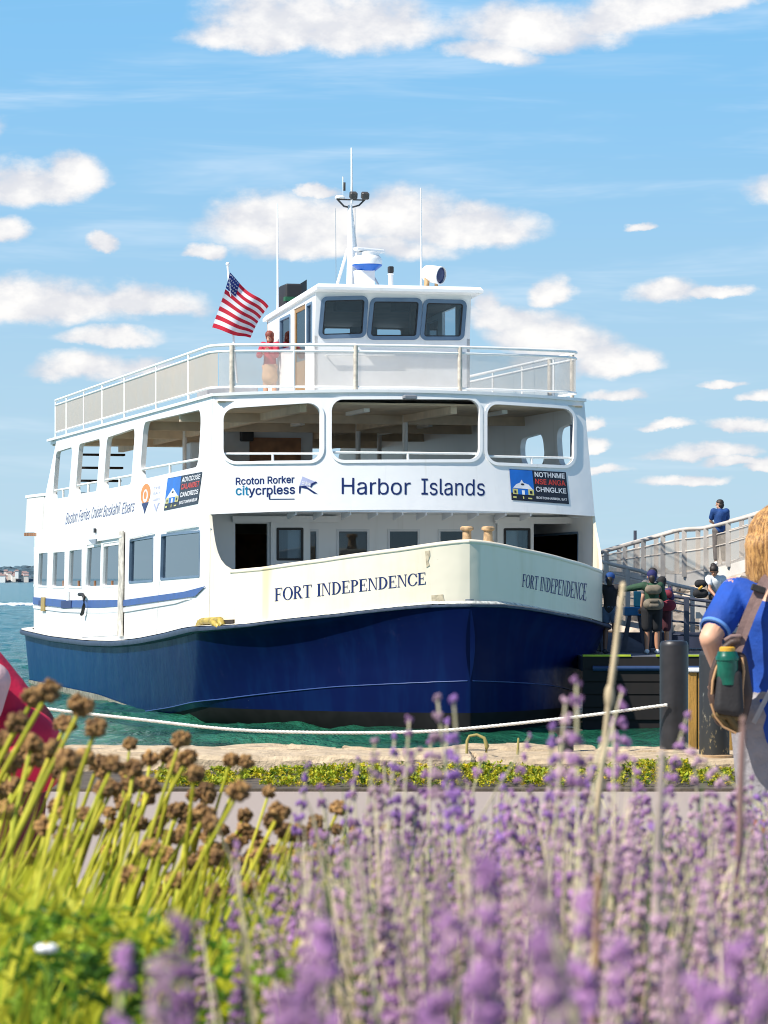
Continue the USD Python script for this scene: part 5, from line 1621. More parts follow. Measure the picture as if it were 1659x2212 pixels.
# person on the far left of the dock: blue cap, black top, denim shorts, hand on the hip
f1 = pix(1318, 1409, 68.6)
J = stance(elL=(-.30, -.06, 1.17), wrL=(-.20, .0, 1.0), elR=(.24, .1, 1.16), wrR=(.18, .30, 1.08), face=np.array([.35, .94, 0]))
t, sc = person('person in blue cap, black top and denim shorts standing by the ferry bow', (f1[0], 68.6, DOCK_Z), -.3, J, skin_dark, [('top', shirt(J, .45), cl_mat('cloth_black', (0.012, 0.011, 0.016))), ('shorts', shorts(J, .45), cl_mat('denim', (0.06, 0.10, 0.17)))])
cap_hair(t, sc, J, cl_mat('cap_blue', (0.006, 0.05, 0.20)), 'cap', .102)
obj('cap_brim', sc(bx(-.06, .06, .08, .19, 1.625, 1.64, .004)), '/World/Looks/cap_blue', t, False); shoes(t, sc, J, shoe_m)
obj('hair', sc(limbs([((-.0, -.05, 1.57), (0, -.07, 1.47), .075, .05)], .03, 2)), hair_dark, t, 60)
# couple: man with tan backpack and arm stretched out
f2 = pix(1408, 1411, 68.4)
J = stance(elL=(-.36, .12, 1.36), wrL=(-.56, .22, 1.32), elR=(.26, .1, 1.15), wrR=(.2, .32, 1.1), face=np.array([-.3, .95, 0]))
t, sc = person('person in green sleeves and black shorts with tan backpack reaching out left', (f2[0], 68.4, DOCK_Z), .05, J, skin_tan, [('shirt', shirt(J, 1.0, .02), cl_mat('cloth_green', (0.02, 0.06, 0.03))), ('shorts', shorts(J, .85, .04), cl_mat('shorts_black', (0.008, 0.008, 0.01)))], scale=1.03)
cap_hair(t, sc, J, cl_mat('cap_navy', (0.015, 0.015, 0.09)), 'cap', .102); shoes(t, sc, J, shoe_w)
obj('hair', sc(limbs([((-.0, -.05, 1.56), (0, -.06, 1.50), .07, .05)], .03, 2)), hair_dark, t, 60)
pk = thing('backpack', 'tan grey backpack on the back of the man in green sleeves', 'backpack', (f2[0], 68.4, DOCK_Z), .05)
obj('pack', limbs([((-.08, -.22, 1.36), (.09, -.22, 1.36), .10, .10), ((-.10, -.24, 1.05), (.11, -.24, 1.05), .12, .12)], .04, 3), cl_mat('pack_tan', (0.17, 0.14, 0.10)), pk, 60)
obj('pocket', limbs([((-.06, -.36, 1.12), (.07, -.36, 1.12), .04, .04), ((-.06, -.36, 1.02), (.07, -.36, 1.02), .05, .05)], .04, 3), cl_mat('pack_tan_dark', (0.12, 0.10, 0.075)), pk, 60)
for s in (-.1, .1): obj('strap', tube([(s, -.14, 1.42), (s * 1.2, .02, 1.52), (s * 1.3, .15, 1.36), (s * 1.2, .08, 1.1), (s, -.12, 1.02)], .018, 6), '/World/Looks/pack_tan_dark', pk, True)
# second of the couple, half behind, red backpack
f3 = pix(1430, 1409, 69.1)
J = stance(face=np.array([.2, .97, 0]), elR=(.24, .12, 1.14), wrR=(.17, .3, 1.08))
t, sc = person('person in dark cap and dark clothes with red backpack beside the reaching man', (f3[0], 69.1, DOCK_Z), -.15, J, skin_tan, [('shirt', shirt(J, .6), cl_mat('cloth_purple', (0.05, 0.03, 0.10))), ('shorts', shorts(J, .8, .03), cl_mat('shorts_maroon', (0.06, 0.012, 0.02)))], scale=.95)
cap_hair(t, sc, J, cl_mat('cap_black', (0.012, 0.011, 0.012)), 'cap', .104); shoes(t, sc, J, shoe_w)
pk = thing('backpack', 'dark red backpack on the person with the dark cap', 'backpack', (f3[0] + .05, 69.1, DOCK_Z), -.15)
obj('pack', limbs([((-.07, -.2, 1.26), (.1, -.2, 1.26), .09, .09), ((-.09, -.24, 1.02), (.15, -.24, 1.02), .12, .12)], .04, 3), cl_mat('pack_red', (0.17, 0.015, 0.03)), pk, 60)
for s in (-.1, .1): obj('strap', tube([(s, -.12, 1.32), (s * 1.2, .02, 1.42), (s * 1.3, .15, 1.28), (s * 1.2, .08, 1.04), (s, -.1, .98)], .018, 6), cl_mat('pack_red_dark', (0.08, 0.01, 0.02)) if s < 0 else '/World/Looks/pack_red_dark', pk, True)
# person behind the couple: only the head shows
f4 = pix(1407, 1395, 69.9)
J = stance(); t, sc = person('tall person in grey standing behind the couple, only the head showing', (f4[0] + .02, 69.7, DOCK_Z), .2, J, skin, [('shirt', shirt(J, .6), cl_mat('cloth_grey', (0.15, 0.14, 0.14))), ('trousers', shorts(J, 1.85, .02), cl_mat('trousers_grey', (0.08, 0.08, 0.09)))], scale=1.06)
cap_hair(t, sc, J, hair_dark); shoes(t, sc, J, shoe_m)
# person on the upper gangway
f5 = pix(1566, 1222, 73.2)
J = stance(elL=(-.22, .12, 1.15), wrL=(-.1, .34, 1.1), elR=(.22, .12, 1.15), wrR=(.1, .34, 1.1), face=np.array([-.9, .43, 0]))
t, sc = person('person with short dark hair and navy blue shirt on the upper gangway', (f5[0], 74.3, pix(1566, 1221, 74.0)[2]), 0.1, J, skin, [('shirt', shirt(J, .6, .03), cl_mat('cloth_navy', (0.008, 0.05, 0.19))), ('trousers', shorts(J, 1.8, .02), cl_mat('trousers_brown', (0.13, 0.11, 0.10)))], scale=.88)
cap_hair(t, sc, J, hair_dark, r=.094); shoes(t, sc, J, shoe_w)
# seated person with dark hair bun
f6 = pix(1548, 1288, 70.3)
J = stance(pelvis=(0.02, 0, .50), waist=(-.02, -.02, .62), chest=(-.06, -.08, .82), neck=(-.10, -.14, .95), head=(-.13, -.2, 1.05), shL=(-.22, -.1, .88), shR=(.1, -.1, .88), elL=(-.25, -.25, .66), wrL=(-.16, -.42, .50), elR=(.13, -.28, .66), wrR=(.02, -.44, .55),
           hipL=(-.08, -.02, .48), hipR=(.1, -.02, .48), knL=(-.12, -.42, .47), knR=(.12, -.42, .47), anL=(-.12, -.40, .09), anR=(.12, -.40, .09), face=np.array([-.4, -.8, -.45]) / 1.0, toe=np.array([0, -1.0, 0]))
zs = f6[2] - .5
t, sc = person('person with dark hair bun in white and teal top sitting hunched on the ramp', (f6[0], 70.2, zs), .2, J, skin_tan, [('top', shirt(J, .5), cl_mat('cloth_white', (0.58, 0.60, 0.60))), ('shorts', shorts(J, .7), cl_mat('shorts_dark', (0.02, 0.02, 0.025)))])
cap_hair(t, sc, J, hair_dark); shoes(t, sc, J, shoe_m)
obj('hair_bun', ell(J['head'] + [0, .06, .12], (.06, .06, .055), 2), hair_dark, t, True)
seat = thing('ramp_seat', 'pale block under the hunched seated person', 'seat', (f6[0], 70.2, DOCK_Z))
obj('block', bx(-.35, .45, -.15, .4, .42, zs + .37 - DOCK_Z, .02), alu_l, seat, False)
obj('foot', bx(-.3, .4, -.1, .35, 0, .419), dkplate, seat, False)
fb = pix(1512, 1292, 69.9)
pk = thing('backpack', 'black and yellow backpack resting beside the seated person', 'backpack', (fb[0], 69.9, fb[2] - .02))
obj('pack', limbs([((-.06, 0, .12), (.08, 0, .12), .1, .1), ((-.03, .02, .33), (.06, .02, .33), .09, .09)], .04, 3), cl_mat('pack_black', (0.012, 0.012, 0.014)), pk, 60)
obj('pocket', limbs([((-.02, -.1, .22), (.03, -.1, .26), .03, .03)], .03, 2), cl_mat('pack_yellow', (0.45, 0.25, 0.03)), pk, 60)
obj('stand_block', bx(-.1, .12, -.08, .12, -.42, .02), alu_l, pk, False)
# person on the ferry's top deck by the wheelhouse
q = on_face(583, 738, 5.6)
J = stance(elL=(-.2, .16, 1.16), wrL=(-.1, .3, 1.25), elR=(.2, .16, 1.16), wrR=(.08, .3, 1.22), face=np.array([0, 1.0, 0]))
wl_ = FO + np.array([CT * q[0] - ST * 5.6, ST * q[0] + CT * 5.6, 0])
t, sc = person('auburn haired person in red top and tan skirt on the top deck by the wheelhouse', (wl_[0], wl_[1], 5.3), PI - .3, J, skin, [('top', shirt(J, 1.0, .02), cl_mat('cloth_red', (0.40, 0.02, 0.05))), ('skirt', [(J['pelvis'], J['pelvis'] + [0, 0, -.28], .15, .19)], cl_mat('skirt_tan', (0.48, 0.30, 0.18)))])
cap_hair(t, sc, J, mat('hair_auburn', (0.22, 0.05, 0.03), .6), 'hair', .105, .0, .06); shoes(t, sc, J, shoe_w)

# ---- near person on the right, seen from behind: bob of fair hair, blue polo, sling bag
WD = 12.4
wx = pix(1672, 0, WD)[0]
J = stance(pelvis=(0.03, 0, .93), waist=(.02, 0, 1.06), chest=(0.01, -.02, 1.26), neck=(0, 0, 1.41), head=(.01, .03, 1.545), shL=(-.150, -.01, 1.345), shR=(.17, -.01, 1.345), elL=(-.258, -.14, 1.175), wrL=(-.20, .04, 1.035), elR=(.24, .08, 1.12), wrR=(.15, .26, 1.02),
           hipL=(-.055, 0, .88), hipR=(.12, 0, .88), knL=(-.04, .02, .48), knR=(.14, .02, .48), anL=(-.05, -.02, .09), anR=(.15, -.02, .09))
blue = mat('polo_blue', (0.004, 0.055, 0.32), 0.8, vary=.18, scale=7, bump=.6, bscale=9)
t, sc = person('person with fair bobbed hair in blue polo shirt and grey trousers, seen from behind', (wx, WD, 0), 0, J, mat('skin_fair', (0.60, 0.33, 0.21), 0.5, vary=.07, scale=8), [('trousers', shorts(J, 1.85, .02), mat('trousers_pale', (0.27, 0.25, 0.255), .85, vary=.2, scale=7, bump=.8, bscale=14))], detail=.02)
v = lambda k: J[k]
cuff_l = v('shL') * .36 + v('elL') * .64
sb2 = [(v('pelvis') + [0, 0, -.09], v('waist'), .142, .138), (v('waist'), v('chest') + [0, 0, -.02], .138, .147), (v('chest'), v('shL') + [.01, 0, -.005], .12, .070), (v('chest'), v('shR') + [-.01, 0, -.005], .12, .070), (v('chest') + [0, 0, .02], v('neck') + [0, -.0, -.035], .11, .062), (v('shL'), cuff_l, .064, .066), (v('shR'), v('shR') * .4 + v('elR') * .6, .066, .07)]
sm = limbs(sb2, .016, 5)
n = meshkit.fbm(sm.vertices * np.array([9, 9, 5]), 3, 4) - .5
sm.vertices += sm.vertex_normals * (n * .014)[:, None]
obj('polo_shirt', sm, blue, t, 60)
d_ = (v('elL') - v('shL')); d_ /= np.linalg.norm(d_)
obj('sleeve_hem', lathe([(.055, -.008), (.0615, -.006), (.062, .006), (.055, .008)], 28, cuff_l + d_ * .038, d_), mat('hem_pale', (0.10, 0.24, 0.56), .8), t, 40)
obj('collar', limbs([(v('neck') + [-.055, -.01, -.03], v('neck') + [.0, -.055, -.018], .022, .02), (v('neck') + [.055, -.01, -.03], v('neck') + [.0, -.055, -.018], .022, .02)], .012, 3), mat('collar_blue', (0.02, 0.07, 0.34), .8, vary=.4, scale=40), t, 60)
hd = v('head')
hb = [(hd + [0, -.01, .035], hd + [0, -.03, .03], .100, .100), (hd + [-.045, -.05, -.02], hd + [-.060, -.045, -.135], .080, .055), (hd + [.045, -.05, -.02], hd + [.060, -.045, -.135], .080, .055), (hd + [0, -.065, 0], hd + [0, -.075, -.145], .085, .060), (hd + [-.07, .02, 0], hd + [-.078, .02, -.12], .045, .035), (hd + [.07, .02, 0], hd + [.078, .02, -.12], .045, .035)]
hm = limbs(hb, .012, 4)
a = np.arctan2(hm.vertices[:, 0] - hd[0], -(hm.vertices[:, 1] - hd[1]))
hm.vertices += hm.vertex_normals * (.0018 * np.sin(a * 40 + 6 * meshkit.noise(hm.vertices * 9)))[:, None]


def hair_mat():
    g = G(); pos = g.add('geometry', 'position')
    n = g.noise(g.add('mapping', 'vector', {'vector': pos}, mapping_type='point', scale=(14, 14, .3)), 9, 4, .6)
    n2 = g.noise(g.add('mapping', 'vector', {'vector': pos}, mapping_type='point', scale=(40, 40, .5)), 8, 3, .6)
    col = g.mix(g.smooth(n, .35, .65), (0.14, 0.055, 0.016), (0.62, 0.33, 0.10))
    col = g.mix(g.smooth(n2, .45, .7, 0, .6), col, (0.66, 0.38, 0.14))
    b = g.add('bump', 'normal', {'height': n2}, strength=.8, distance=.006)
    return g.make('/World/Looks/hair_fair', g.add('principled_bsdf', 'BSDF', {'base_color': col, 'normal': b}, roughness=.42))


obj('hair', hm, hair_mat(), t, 70)
strands = []
for k in range(150):
    an = rng.uniform(-2.2, 2.2); r0 = .098
    tip = -.19 + rng.normal(0, .012)
    pts = []
    for q in np.linspace(0, 1, 7):
        rr = (.03 + .075 * math.sin(min(1, q * 2.2) * PI / 2)) * (1.0 if q < .6 else 1 - .22 * (q - .6) / .4)
        pts.append(hd + [math.sin(an) * (rr + .004), -math.cos(an) * (rr + .001) - .025, .135 - (q ** 1.25) * (.135 - tip)])
    strands.append(tube(np.array(pts), [.002, .0035, .004, .004, .0035, .0025, .001], 5))
obj('hair_locks', cat_(strands), '/World/Looks/hair_fair', t, True, kind='stuff')
shoes(t, sc, J, shoe_w)
# the sling bag
bagb = mat('bag_brown', (0.05, 0.027, 0.018), .6, vary=.2, scale=12, bump=.3)
bagk = mat('bag_black', (0.016, 0.014, 0.014), .7, vary=.2, scale=12, bump=.2)
bagt = mat('bag_edge_tan', (0.42, 0.24, 0.11), .6)
bago = mat('bag_olive', (0.10, 0.065, 0.018), .6, vary=.2)
strapm = mat('strap_mauve_brown', (0.20, 0.125, 0.11), .8, vary=.1, scale=40, bump=.3)
P = lambda x, y, dy=0.0: pix(x, y, WD - .20 + dy) - np.array([wx, WD, 0])
bag = thing('sling_bag', 'brown and black sling bag with green bottle hanging at her left hip', 'bag', (wx, WD, 0))
obj('bag_body', hull_blob([(P(1560, 1425), .03), (P(1597, 1425), .03), (P(1552, 1500), .042), (P(1603, 1500), .042), (P(1560, 1552), .032), (P(1597, 1560), .028)]), bagb, bag, 60)
obj('mesh_pocket', hull_blob([(P(1561, 1466, -.055), .022), (P(1590, 1458, -.055), .022), (P(1557, 1528, -.06), .026), (P(1592, 1534, -.06), .026)]), bagk, bag, 60)
obj('lower_flap', limbs([(P(1545, 1545, -.035), P(1606, 1550, -.035), .014, .014), (P(1585, 1578, -.02), P(1600, 1574, -.02), .012, .012), (P(1545, 1545, -.035), P(1585, 1578, -.02), .014, .012), (P(1606, 1550, -.035), P(1600, 1574, -.02), .014, .012), (P(1575, 1548, -.04), P(1592, 1574, -.03), .016, .014)], .012, 2), bago, bag, 60)
for seq, r in (([(1536, 1520), (1545, 1548), (1562, 1570), (1590, 1584)], .0045), ([(1603, 1420), (1607, 1450), (1603, 1490), (1604, 1530)], .006), ([(1538, 1500), (1540, 1470), (1547, 1445), (1556, 1425)], .006)):
    obj('piping', tube([P(x, y, -.045) for x, y in seq], r, 6), bagt, bag, True)
obj('loop_handle', tube([P(x, y, -.03) for x, y in ((1537, 1490), (1540, 1455), (1550, 1425), (1562, 1402), (1580, 1388), (1598, 1384))], .014, 8), bagb, bag, True)
obj('side_band', tube([P(x, y, .0) for x, y in ((1566, 1384), (1580, 1375), (1600, 1374))], .010, 6), strapm, bag, True)
P2 = lambda x, y, dy: pix(x, y, WD + dy) - np.array([wx, WD, 0])
s_a = np.array([P2(1588, 1410, -.19), P2(1602, 1372, -.19), P2(1620, 1325, -.185), P2(1640, 1280, -.17), P2(1656, 1252, -.12), P2(1668, 1240, -.05)])
w_ = np.array([-.020, 0, .006]); w_ = w_ + [0, 0, -.008]
obj('strap', trimesh.util.concatenate([sheet(s_a - [.021, 0, -.008], s_a + [.021, 0, -.008]), sheet(s_a - [.021, -.004, -.008], s_a + [.021, -.004, -.008])]), strapm, bag, True)
bm = bx(-.028, .028, -.008, .008, -.013, .013, .004); bm.apply_transform(trimesh.transformations.rotation_matrix(.32, [0, 1, 0])); bm.apply_translation(P2(1638, 1272, -.185))
obj('buckle', bm, bagk, bag, False)
s_b = np.array([P2(1628, 1562, -.18), P2(1645, 1528, -.18), P2(1665, 1490, -.16)])
obj('strap_end', trimesh.util.concatenate([sheet(s_b - [.008, 0, -.004], s_b + [.008, 0, -.004]), sheet(s_b - [.008, -.003, -.004], s_b + [.008, -.003, -.004])]), mat('strap_pale', (.4, .36, .33), .8), bag, True)
bot = thing('bottle', 'green water bottle with yellow lid in the sling bag pocket', 'bottle', tuple(np.array([wx, WD, 0]) + P(1571, 1456, -.045)))
gm = mat('bottle_green', (0.004, 0.09, 0.055), .3, vary=.25, scale=22)
obj('bottle_body', lathe([(0, -.04), (.040, -.04), (.040, .05), (.044, .052), (.044, .064), (.040, .07), (.036, .085), (0, .085)], 24), gm, bot, 35)
obj('lid', lathe([(.030, .0855), (.030, .098), (.024, .103), (0, .103)], 20), mat('bottle_lid', (0.55, 0.30, 0.03), .4), bot, 35)

# ---- person at the left edge: red top, bent forward out of the picture
RD = 12.0
rx0 = pix(-22, 0, RD)[0]
Q = lambda x, y, dy=0.0: pix(x - 22, y, RD + dy) - np.array([rx0, RD, 0])
J = stance(pelvis=Q(62, 1600), waist=Q(15, 1545), chest=Q(-45, 1462), neck=Q(-120, 1420), head=Q(-190, 1425), shL=Q(-70, 1445, -.17), shR=Q(-70, 1445, .17), elL=Q(6, 1470, -.24), wrL=Q(-12, 1590, -.26), elR=Q(-90, 1560, .2), wrR=Q(-130, 1650, .2),
           hipL=Q(66, 1615, -.09), hipR=Q(66, 1615, .09), knL=Q(20, 1830, -.1), knR=Q(60, 1830, .1), anL=Q(50, 2014, -.1), anR=Q(80, 2014, .1), face=np.array([-.8, 0, -.6]), toe=np.array([-1.0, 0, 0]))
redm = mat('top_red', (0.55, 0.006, 0.05), .8, vary=.15, scale=5, bump=.3, bscale=12)
t, sc = person('person in bright red top bending forward at the left edge', (rx0, RD, 0), 0, J, mat('skin_pink', (0.55, 0.36, 0.33), .55, vary=.1), [('top', [(J['pelvis'] + np.array([.02, 0, -.05]), J['waist'], .155, .15), (J['pelvis'] + np.array([.06, 0, -.09]), J['pelvis'], .11, .15), (J['hipL'], J['hipR'], .155, .155), (J['waist'], J['chest'], .16, .15), (J['chest'], J['neck'], .13, .07), (J['chest'], J['shL'], .1, .075), (J['chest'], J['shR'], .1, .075)], redm), ('trousers', shorts(J, 1.85, .02), cl_mat('trousers_dark_red', (0.13, 0.008, 0.016)))], detail=.025)
obj('sleeve', limbs([(J['shL'], J['elL'], .075, .068), (J['elL'], J['elL'] * .45 + J['wrL'] * .55, .066, .05)], .02, 3), mat('sleeve_mauve', (0.50, 0.33, 0.34), .8, vary=.15, scale=8, bump=.4), t, 60)
cap_hair(t, sc, J, hair_dark); shoes(t, sc, J, shoe_m)

# ---- bench of orange brown slats in front of her
bn = thing('bench', 'orange brown slatted bench at the right edge before the woman in blue', 'bench', (pix(1605, 0, 9.6)[0], 9.6, 0))
wood_o = mat('bench_wood', (0.40, 0.15, 0.06), .35, vary=.2, scale=5, streak=(.6, 4, 4), bump=.2, coat=.4)
zt_ = lambda y: EYE - (y - CY) * 9.6 / FPX
for y0, y1 in ((1772, 1835), (1842, 1935), (1946, 2010)): obj('back_slat', bx(0, 1.3, 0, .045, zt_(y1), zt_(y0), .012), wood_o, bn, False)
for k in range(3): obj('seat_slat', bx(0, 1.3, .08 + k * .14, .2 + k * .14, .40, .44, .01), wood_o, bn, False)
for x in (.08, 1.1): obj('leg', cat_([bx(x, x + .06, .046, .11, 0, zt_(1790), .01), bx(x, x + .06, .42, .48, 0, .40, .01), bx(x, x + .06, .11, .42, .34, .4)]), dkrail, bn, False)
# ------------------------------------------------------------------ planted bed in front of the camera
prng = np.random.default_rng(21)
SOIL = 0.60
struct('planting_bed', bx(-4, 4, 0.7, 6.6, -.3, SOIL), soil, 'dark soil of the raised flower bed in the foreground', 'soil', False)
kerb = thing('planter_wall', 'low grey concrete wall round the raised flower bed', 'planter', kind='structure')
obj('wall', bx(-4.1, 4.1, 6.602, 6.85, 0, SOIL + .05, .015), mat('planter_concrete', (0.36, 0.34, 0.32), .9, vary=.12, bump=.2, bscale=40), kerb, False)


def leafmat(name, c, tr=.35, vary=.3, c2=None):
    return mat(name, c, .55, vary=vary, scale=14, transl=tr, color2=c2, rand=.18, spec=.3)


stalk_m = leafmat('stalk_yellow_green', (0.66, 0.58, 0.05), .3, c2=(0.42, 0.45, 0.03))
head_m = mat('spent_head_brown', (0.46, 0.26, 0.09), .9, vary=.3, scale=70, color2=(0.13, 0.06, 0.02), rand=.3, bump=.6, bscale=160)
leaf_ms = [leafmat('leaf_green', (0.22, 0.34, 0.025), .45), leafmat('leaf_deep_green', (0.06, 0.15, 0.015), .4), leafmat('leaf_lime', (0.50, 0.50, 0.03), .5)]
purple_ms = [mat('petal_purple', (0.52, 0.28, 0.50), .8, vary=.2, scale=60, color2=(0.30, 0.14, 0.33), transl=.3, rand=.25), mat('petal_mauve', (0.64, 0.43, 0.52), .8, vary=.2, scale=60, color2=(0.45, 0.28, 0.38), transl=.3, rand=.25), mat('petal_violet', (0.42, 0.22, 0.58), .8, vary=.2, scale=60, color2=(0.30, 0.15, 0.40), transl=.3, rand=.2)]
sage_stem = mat('sage_stem', (0.58, 0.50, 0.34), .8, vary=.2, scale=20, color2=(0.40, 0.37, 0.21), rand=.2)
dry_m = mat('dry_stalk_beige', (0.52, 0.41, 0.25), .8, vary=.2, scale=12)


# ---- spent alliums
def allium_proto(first, seed):
    r = np.random.default_rng(seed)
    H = 0.78; lean = .20 + .16 * r.random()
    s = np.linspace(0, 1, 9)
    p = np.c_[lean * s ** 1.3 + .006 * np.sin(s * 5 + seed), .02 * np.sin(s * 4 + seed * 2), H * s]
    t = thing('spent_flower', 'brown spent globe flower head on a thick yellow green stalk', 'flower', first - p[-1], 0, 'spent globe flowers over the foreground bed')
    obj('stalk', tube(p, np.linspace(.0050, .0032, 9), 7), stalk_m, t, True)
    parts = []
    for k in range(46):
        d = r.normal(size=3); d /= np.linalg.norm(d); d[2] = d[2] * .85 + .12
        rr = .0115 + .005 * r.random()
        e = trimesh.creation.icosphere(0, 1.0); e.vertices = e.vertices * (1 + .5 * (r.random((12, 1)) - .5)) * (.0042 + .0022 * r.random())
        e.apply_translation(p[-1] + d * rr); parts.append(e)
    core = trimesh.creation.icosphere(1, .0115); core.apply_translation(p[-1]); parts.append(core)
    obj('seed_head', cat_(parts), head_m, t, False, kind='stuff')
    return t, p[-1]


AL = [(73, 1508, 46), (104, 1497, 48), (176, 1527, 52), (141, 1567, 46), (207, 1574, 52), (39, 1564, 46), (281, 1608, 30), (390, 1600, 42), (361, 1634, 38), (325, 1640, 36), (288, 1662, 44), (244, 1654, 44), (498, 1643, 34), (531, 1648, 34), (146, 1644, 52), (68, 1610, 48), (112, 1622, 48), (78, 1640, 44), (420, 1674, 44), (405, 1640, 42), (381, 1658, 40),
      (515, 1712, 48), (444, 1707, 36), (581, 1712, 30), (327, 1702, 40), (283, 1697, 40), (224, 1707, 40), (146, 1692, 44), (732, 1748, 36), (604, 1756, 44), (529, 1762, 32), (443, 1759, 44), (458, 1782, 42), (401, 1803, 42), (328, 1834, 44), (359, 1850, 40), (182, 1762, 36), (99, 1788, 46), (146, 1824, 42), (68, 1855, 38), (271, 1746, 38),
      (281, 1892, 46), (245, 1907, 36), (380, 1905, 40), (463, 1933, 44), (542, 1923, 44), (495, 1983, 38), (229, 1939, 32), (52, 1931, 30), (609, 1850, 44), (661, 1871, 46), (641, 1933, 44), (672, 1954, 42), (646, 2017, 40), (729, 1881, 40), (812, 1824, 32), (818, 1876, 40), (838, 1923, 42), (10, 1754, 46), (797, 2087, 38), (463, 1855, 44), (682, 1777, 36), (614, 1798, 40), (20, 1650, 46), (5, 1600, 46), (180, 1640, 46), (30, 1700, 40), (212, 1650, 42), (590, 1776, 42), (560, 1850, 40), (500, 1830, 38), (300, 1780, 36), (700, 1850, 38), (760, 1930, 40), (880, 1975, 36), (420, 1770, 40), (640, 1800, 42), (720, 1960, 38), (580, 1890, 40), (780, 1850, 38)]
while len(AL) < 150:
    AL.append((prng.uniform(330, 880), prng.uniform(1790, 2110), prng.uniform(25, 36)))
while len(AL) < 190:
    x = prng.uniform(-10, 480); AL.append((x, 1610 + .22 * x + abs(prng.normal(0, 120)), prng.uniform(28, 40)))
while len(AL) < 280:
    x = prng.uniform(-10, 960); y = 1690 + .17 * x + abs(prng.normal(0, 170))
    if y < 2160: AL.append((x, y, prng.uniform(25, 36)))
a_pos, a_scl = [], []
for x, y, s in AL:
    d = min(6.3, max(3.2, .033 * FPX / s * (1 + prng.normal(0, .05))))
    a_pos.append(pix(x, y, d)); a_scl.append(min(1.15, max(.62, .99 * s * d / (.033 * FPX))))
protos = []
for k in range(6): protos.append(allium_proto(a_pos[k], 40 + k))
for k in range(6, len(a_pos)):
    pr, off = protos[prng.integers(6)]
    rz = prng.normal(0, .8); sc = a_scl[k]
    c, s = math.cos(rz), math.sin(rz)
    o = np.array([c * off[0] - s * off[1], s * off[0] + c * off[1], off[2]]) * sc
    dup(pr, a_pos[k] - o, rz, scale=sc)


# ---- scattered stuff by point instancer
def blade(p0, p1, p2, w, n=5):
    t = np.linspace(0, 1, n)[:, None]
    c = (1 - t) ** 2 * p0 + 2 * t * (1 - t) * p1 + t ** 2 * p2
    dr = np.gradient(c, axis=0); sd = np.cross(dr, [0.3, 1, 0.2]); sd /= np.linalg.norm(sd, axis=1, keepdims=True) + 1e-9
    ww = w * (1 - t ** 2.2)
    v = np.vstack([c - sd * ww, c + sd * ww]); i = np.arange(n - 1)
    return trimesh.Trimesh(v, np.vstack([np.c_[i, i + 1, i + n + 1], np.c_[i, i + n + 1, i + n]]), process=False)


def tuft(seed, n, h, spread, w, lean=0.0):
    r = np.random.default_rng(seed); out = []
    for _ in range(n):
        a = r.uniform(0, 2 * PI); q = r.uniform(.1, 1) * spread; hh = h * r.uniform(.55, 1.1)
        b = np.array([r.normal(0, .03), r.normal(0, .03), 0])
        tip = b + [math.cos(a) * q + lean * hh, math.sin(a) * q, hh * (1 - .35 * q / spread)]
        out.append(blade(b, b + [math.cos(a) * q * .3 + lean * hh * .4, math.sin(a) * q * .3, hh * .75], tip, w * r.uniform(.6, 1.2)))
    return cat_(out)


def scatter(name, label, cat, meshes, mats, pos, rot, scl, which):
    inst = UsdGeom.PointInstancer.Define(stage, '/World/' + name)
    rel = []
    UsdGeom.Scope.Define(stage, f'/World/{name}/kinds')
    for k, (m, mm) in enumerate(zip(meshes, mats)):
        p = usdkit.mesh(stage, f'/World/{name}/kinds/kind_{k:03d}', m, mm, False)
        rel.append(p.GetPath())
    inst.CreatePrototypesRel().SetTargets(rel)
    inst.CreateProtoIndicesAttr(Vt.IntArray.FromNumpy(np.asarray(which, np.int32)))
    inst.CreatePositionsAttr(Vt.Vec3fArray.FromNumpy(np.asarray(pos, np.float32)))
    inst.CreateOrientationsAttr(Vt.QuathArray([Gf.Quath(float(math.cos(a / 2)), 0, 0, float(math.sin(a / 2))) for a in rot]))
    s = np.asarray(scl, np.float32)
    inst.CreateScalesAttr(Vt.Vec3fArray.FromNumpy(np.c_[s, s, s]))
    tag(inst.GetPrim(), label, cat, None, 'stuff')


# strap leaves under the alliums; a bed that thins out to the right
pos, which = [], []
while len(pos) < 520:
    d = 3.4 + 3.1 * prng.random() ** .8
    x = prng.uniform(-40, 1000)
    lim = 2060 + 50 * math.sin(x * .011) + max(0, x - 400) * .10 - max(0, 250 - x) * .5 + (d - 4.5) * -30 + prng.normal(0, 50)
    p = pix(x, lim, d)
    pos.append([p[0], d, p[2] - .36]); which.append(prng.choice(6, p=[.26, .28, .08, .20, .14, .04]))
ms = [tuft(60 + k, 44, .30, .16, .0040, .12) for k in range(6)]
scatter('strap_leaves', 'mass of narrow green leaves under the brown globe flowers', 'leaves', ms, [leaf_ms[0], leaf_ms[1], leaf_ms[2], leaf_ms[0], leaf_ms[1], leaf_ms[2]], pos, prng.uniform(-.5, .5, len(pos)), prng.uniform(.7, 1.25, len(pos)), which)
# broad little leaves crowding the lower left corner
lpos, lw = [], []
for _ in range(330):
    x = prng.uniform(-60, 700); d = prng.uniform(3.2, 5.6)
    y = 1985 + max(0, x - 120) * .22 + abs(prng.normal(0, 1)) * 150
    q = pix(x, y, d); lpos.append(q); lw.append(prng.choice(4, p=[.40, .26, .24, .10]))


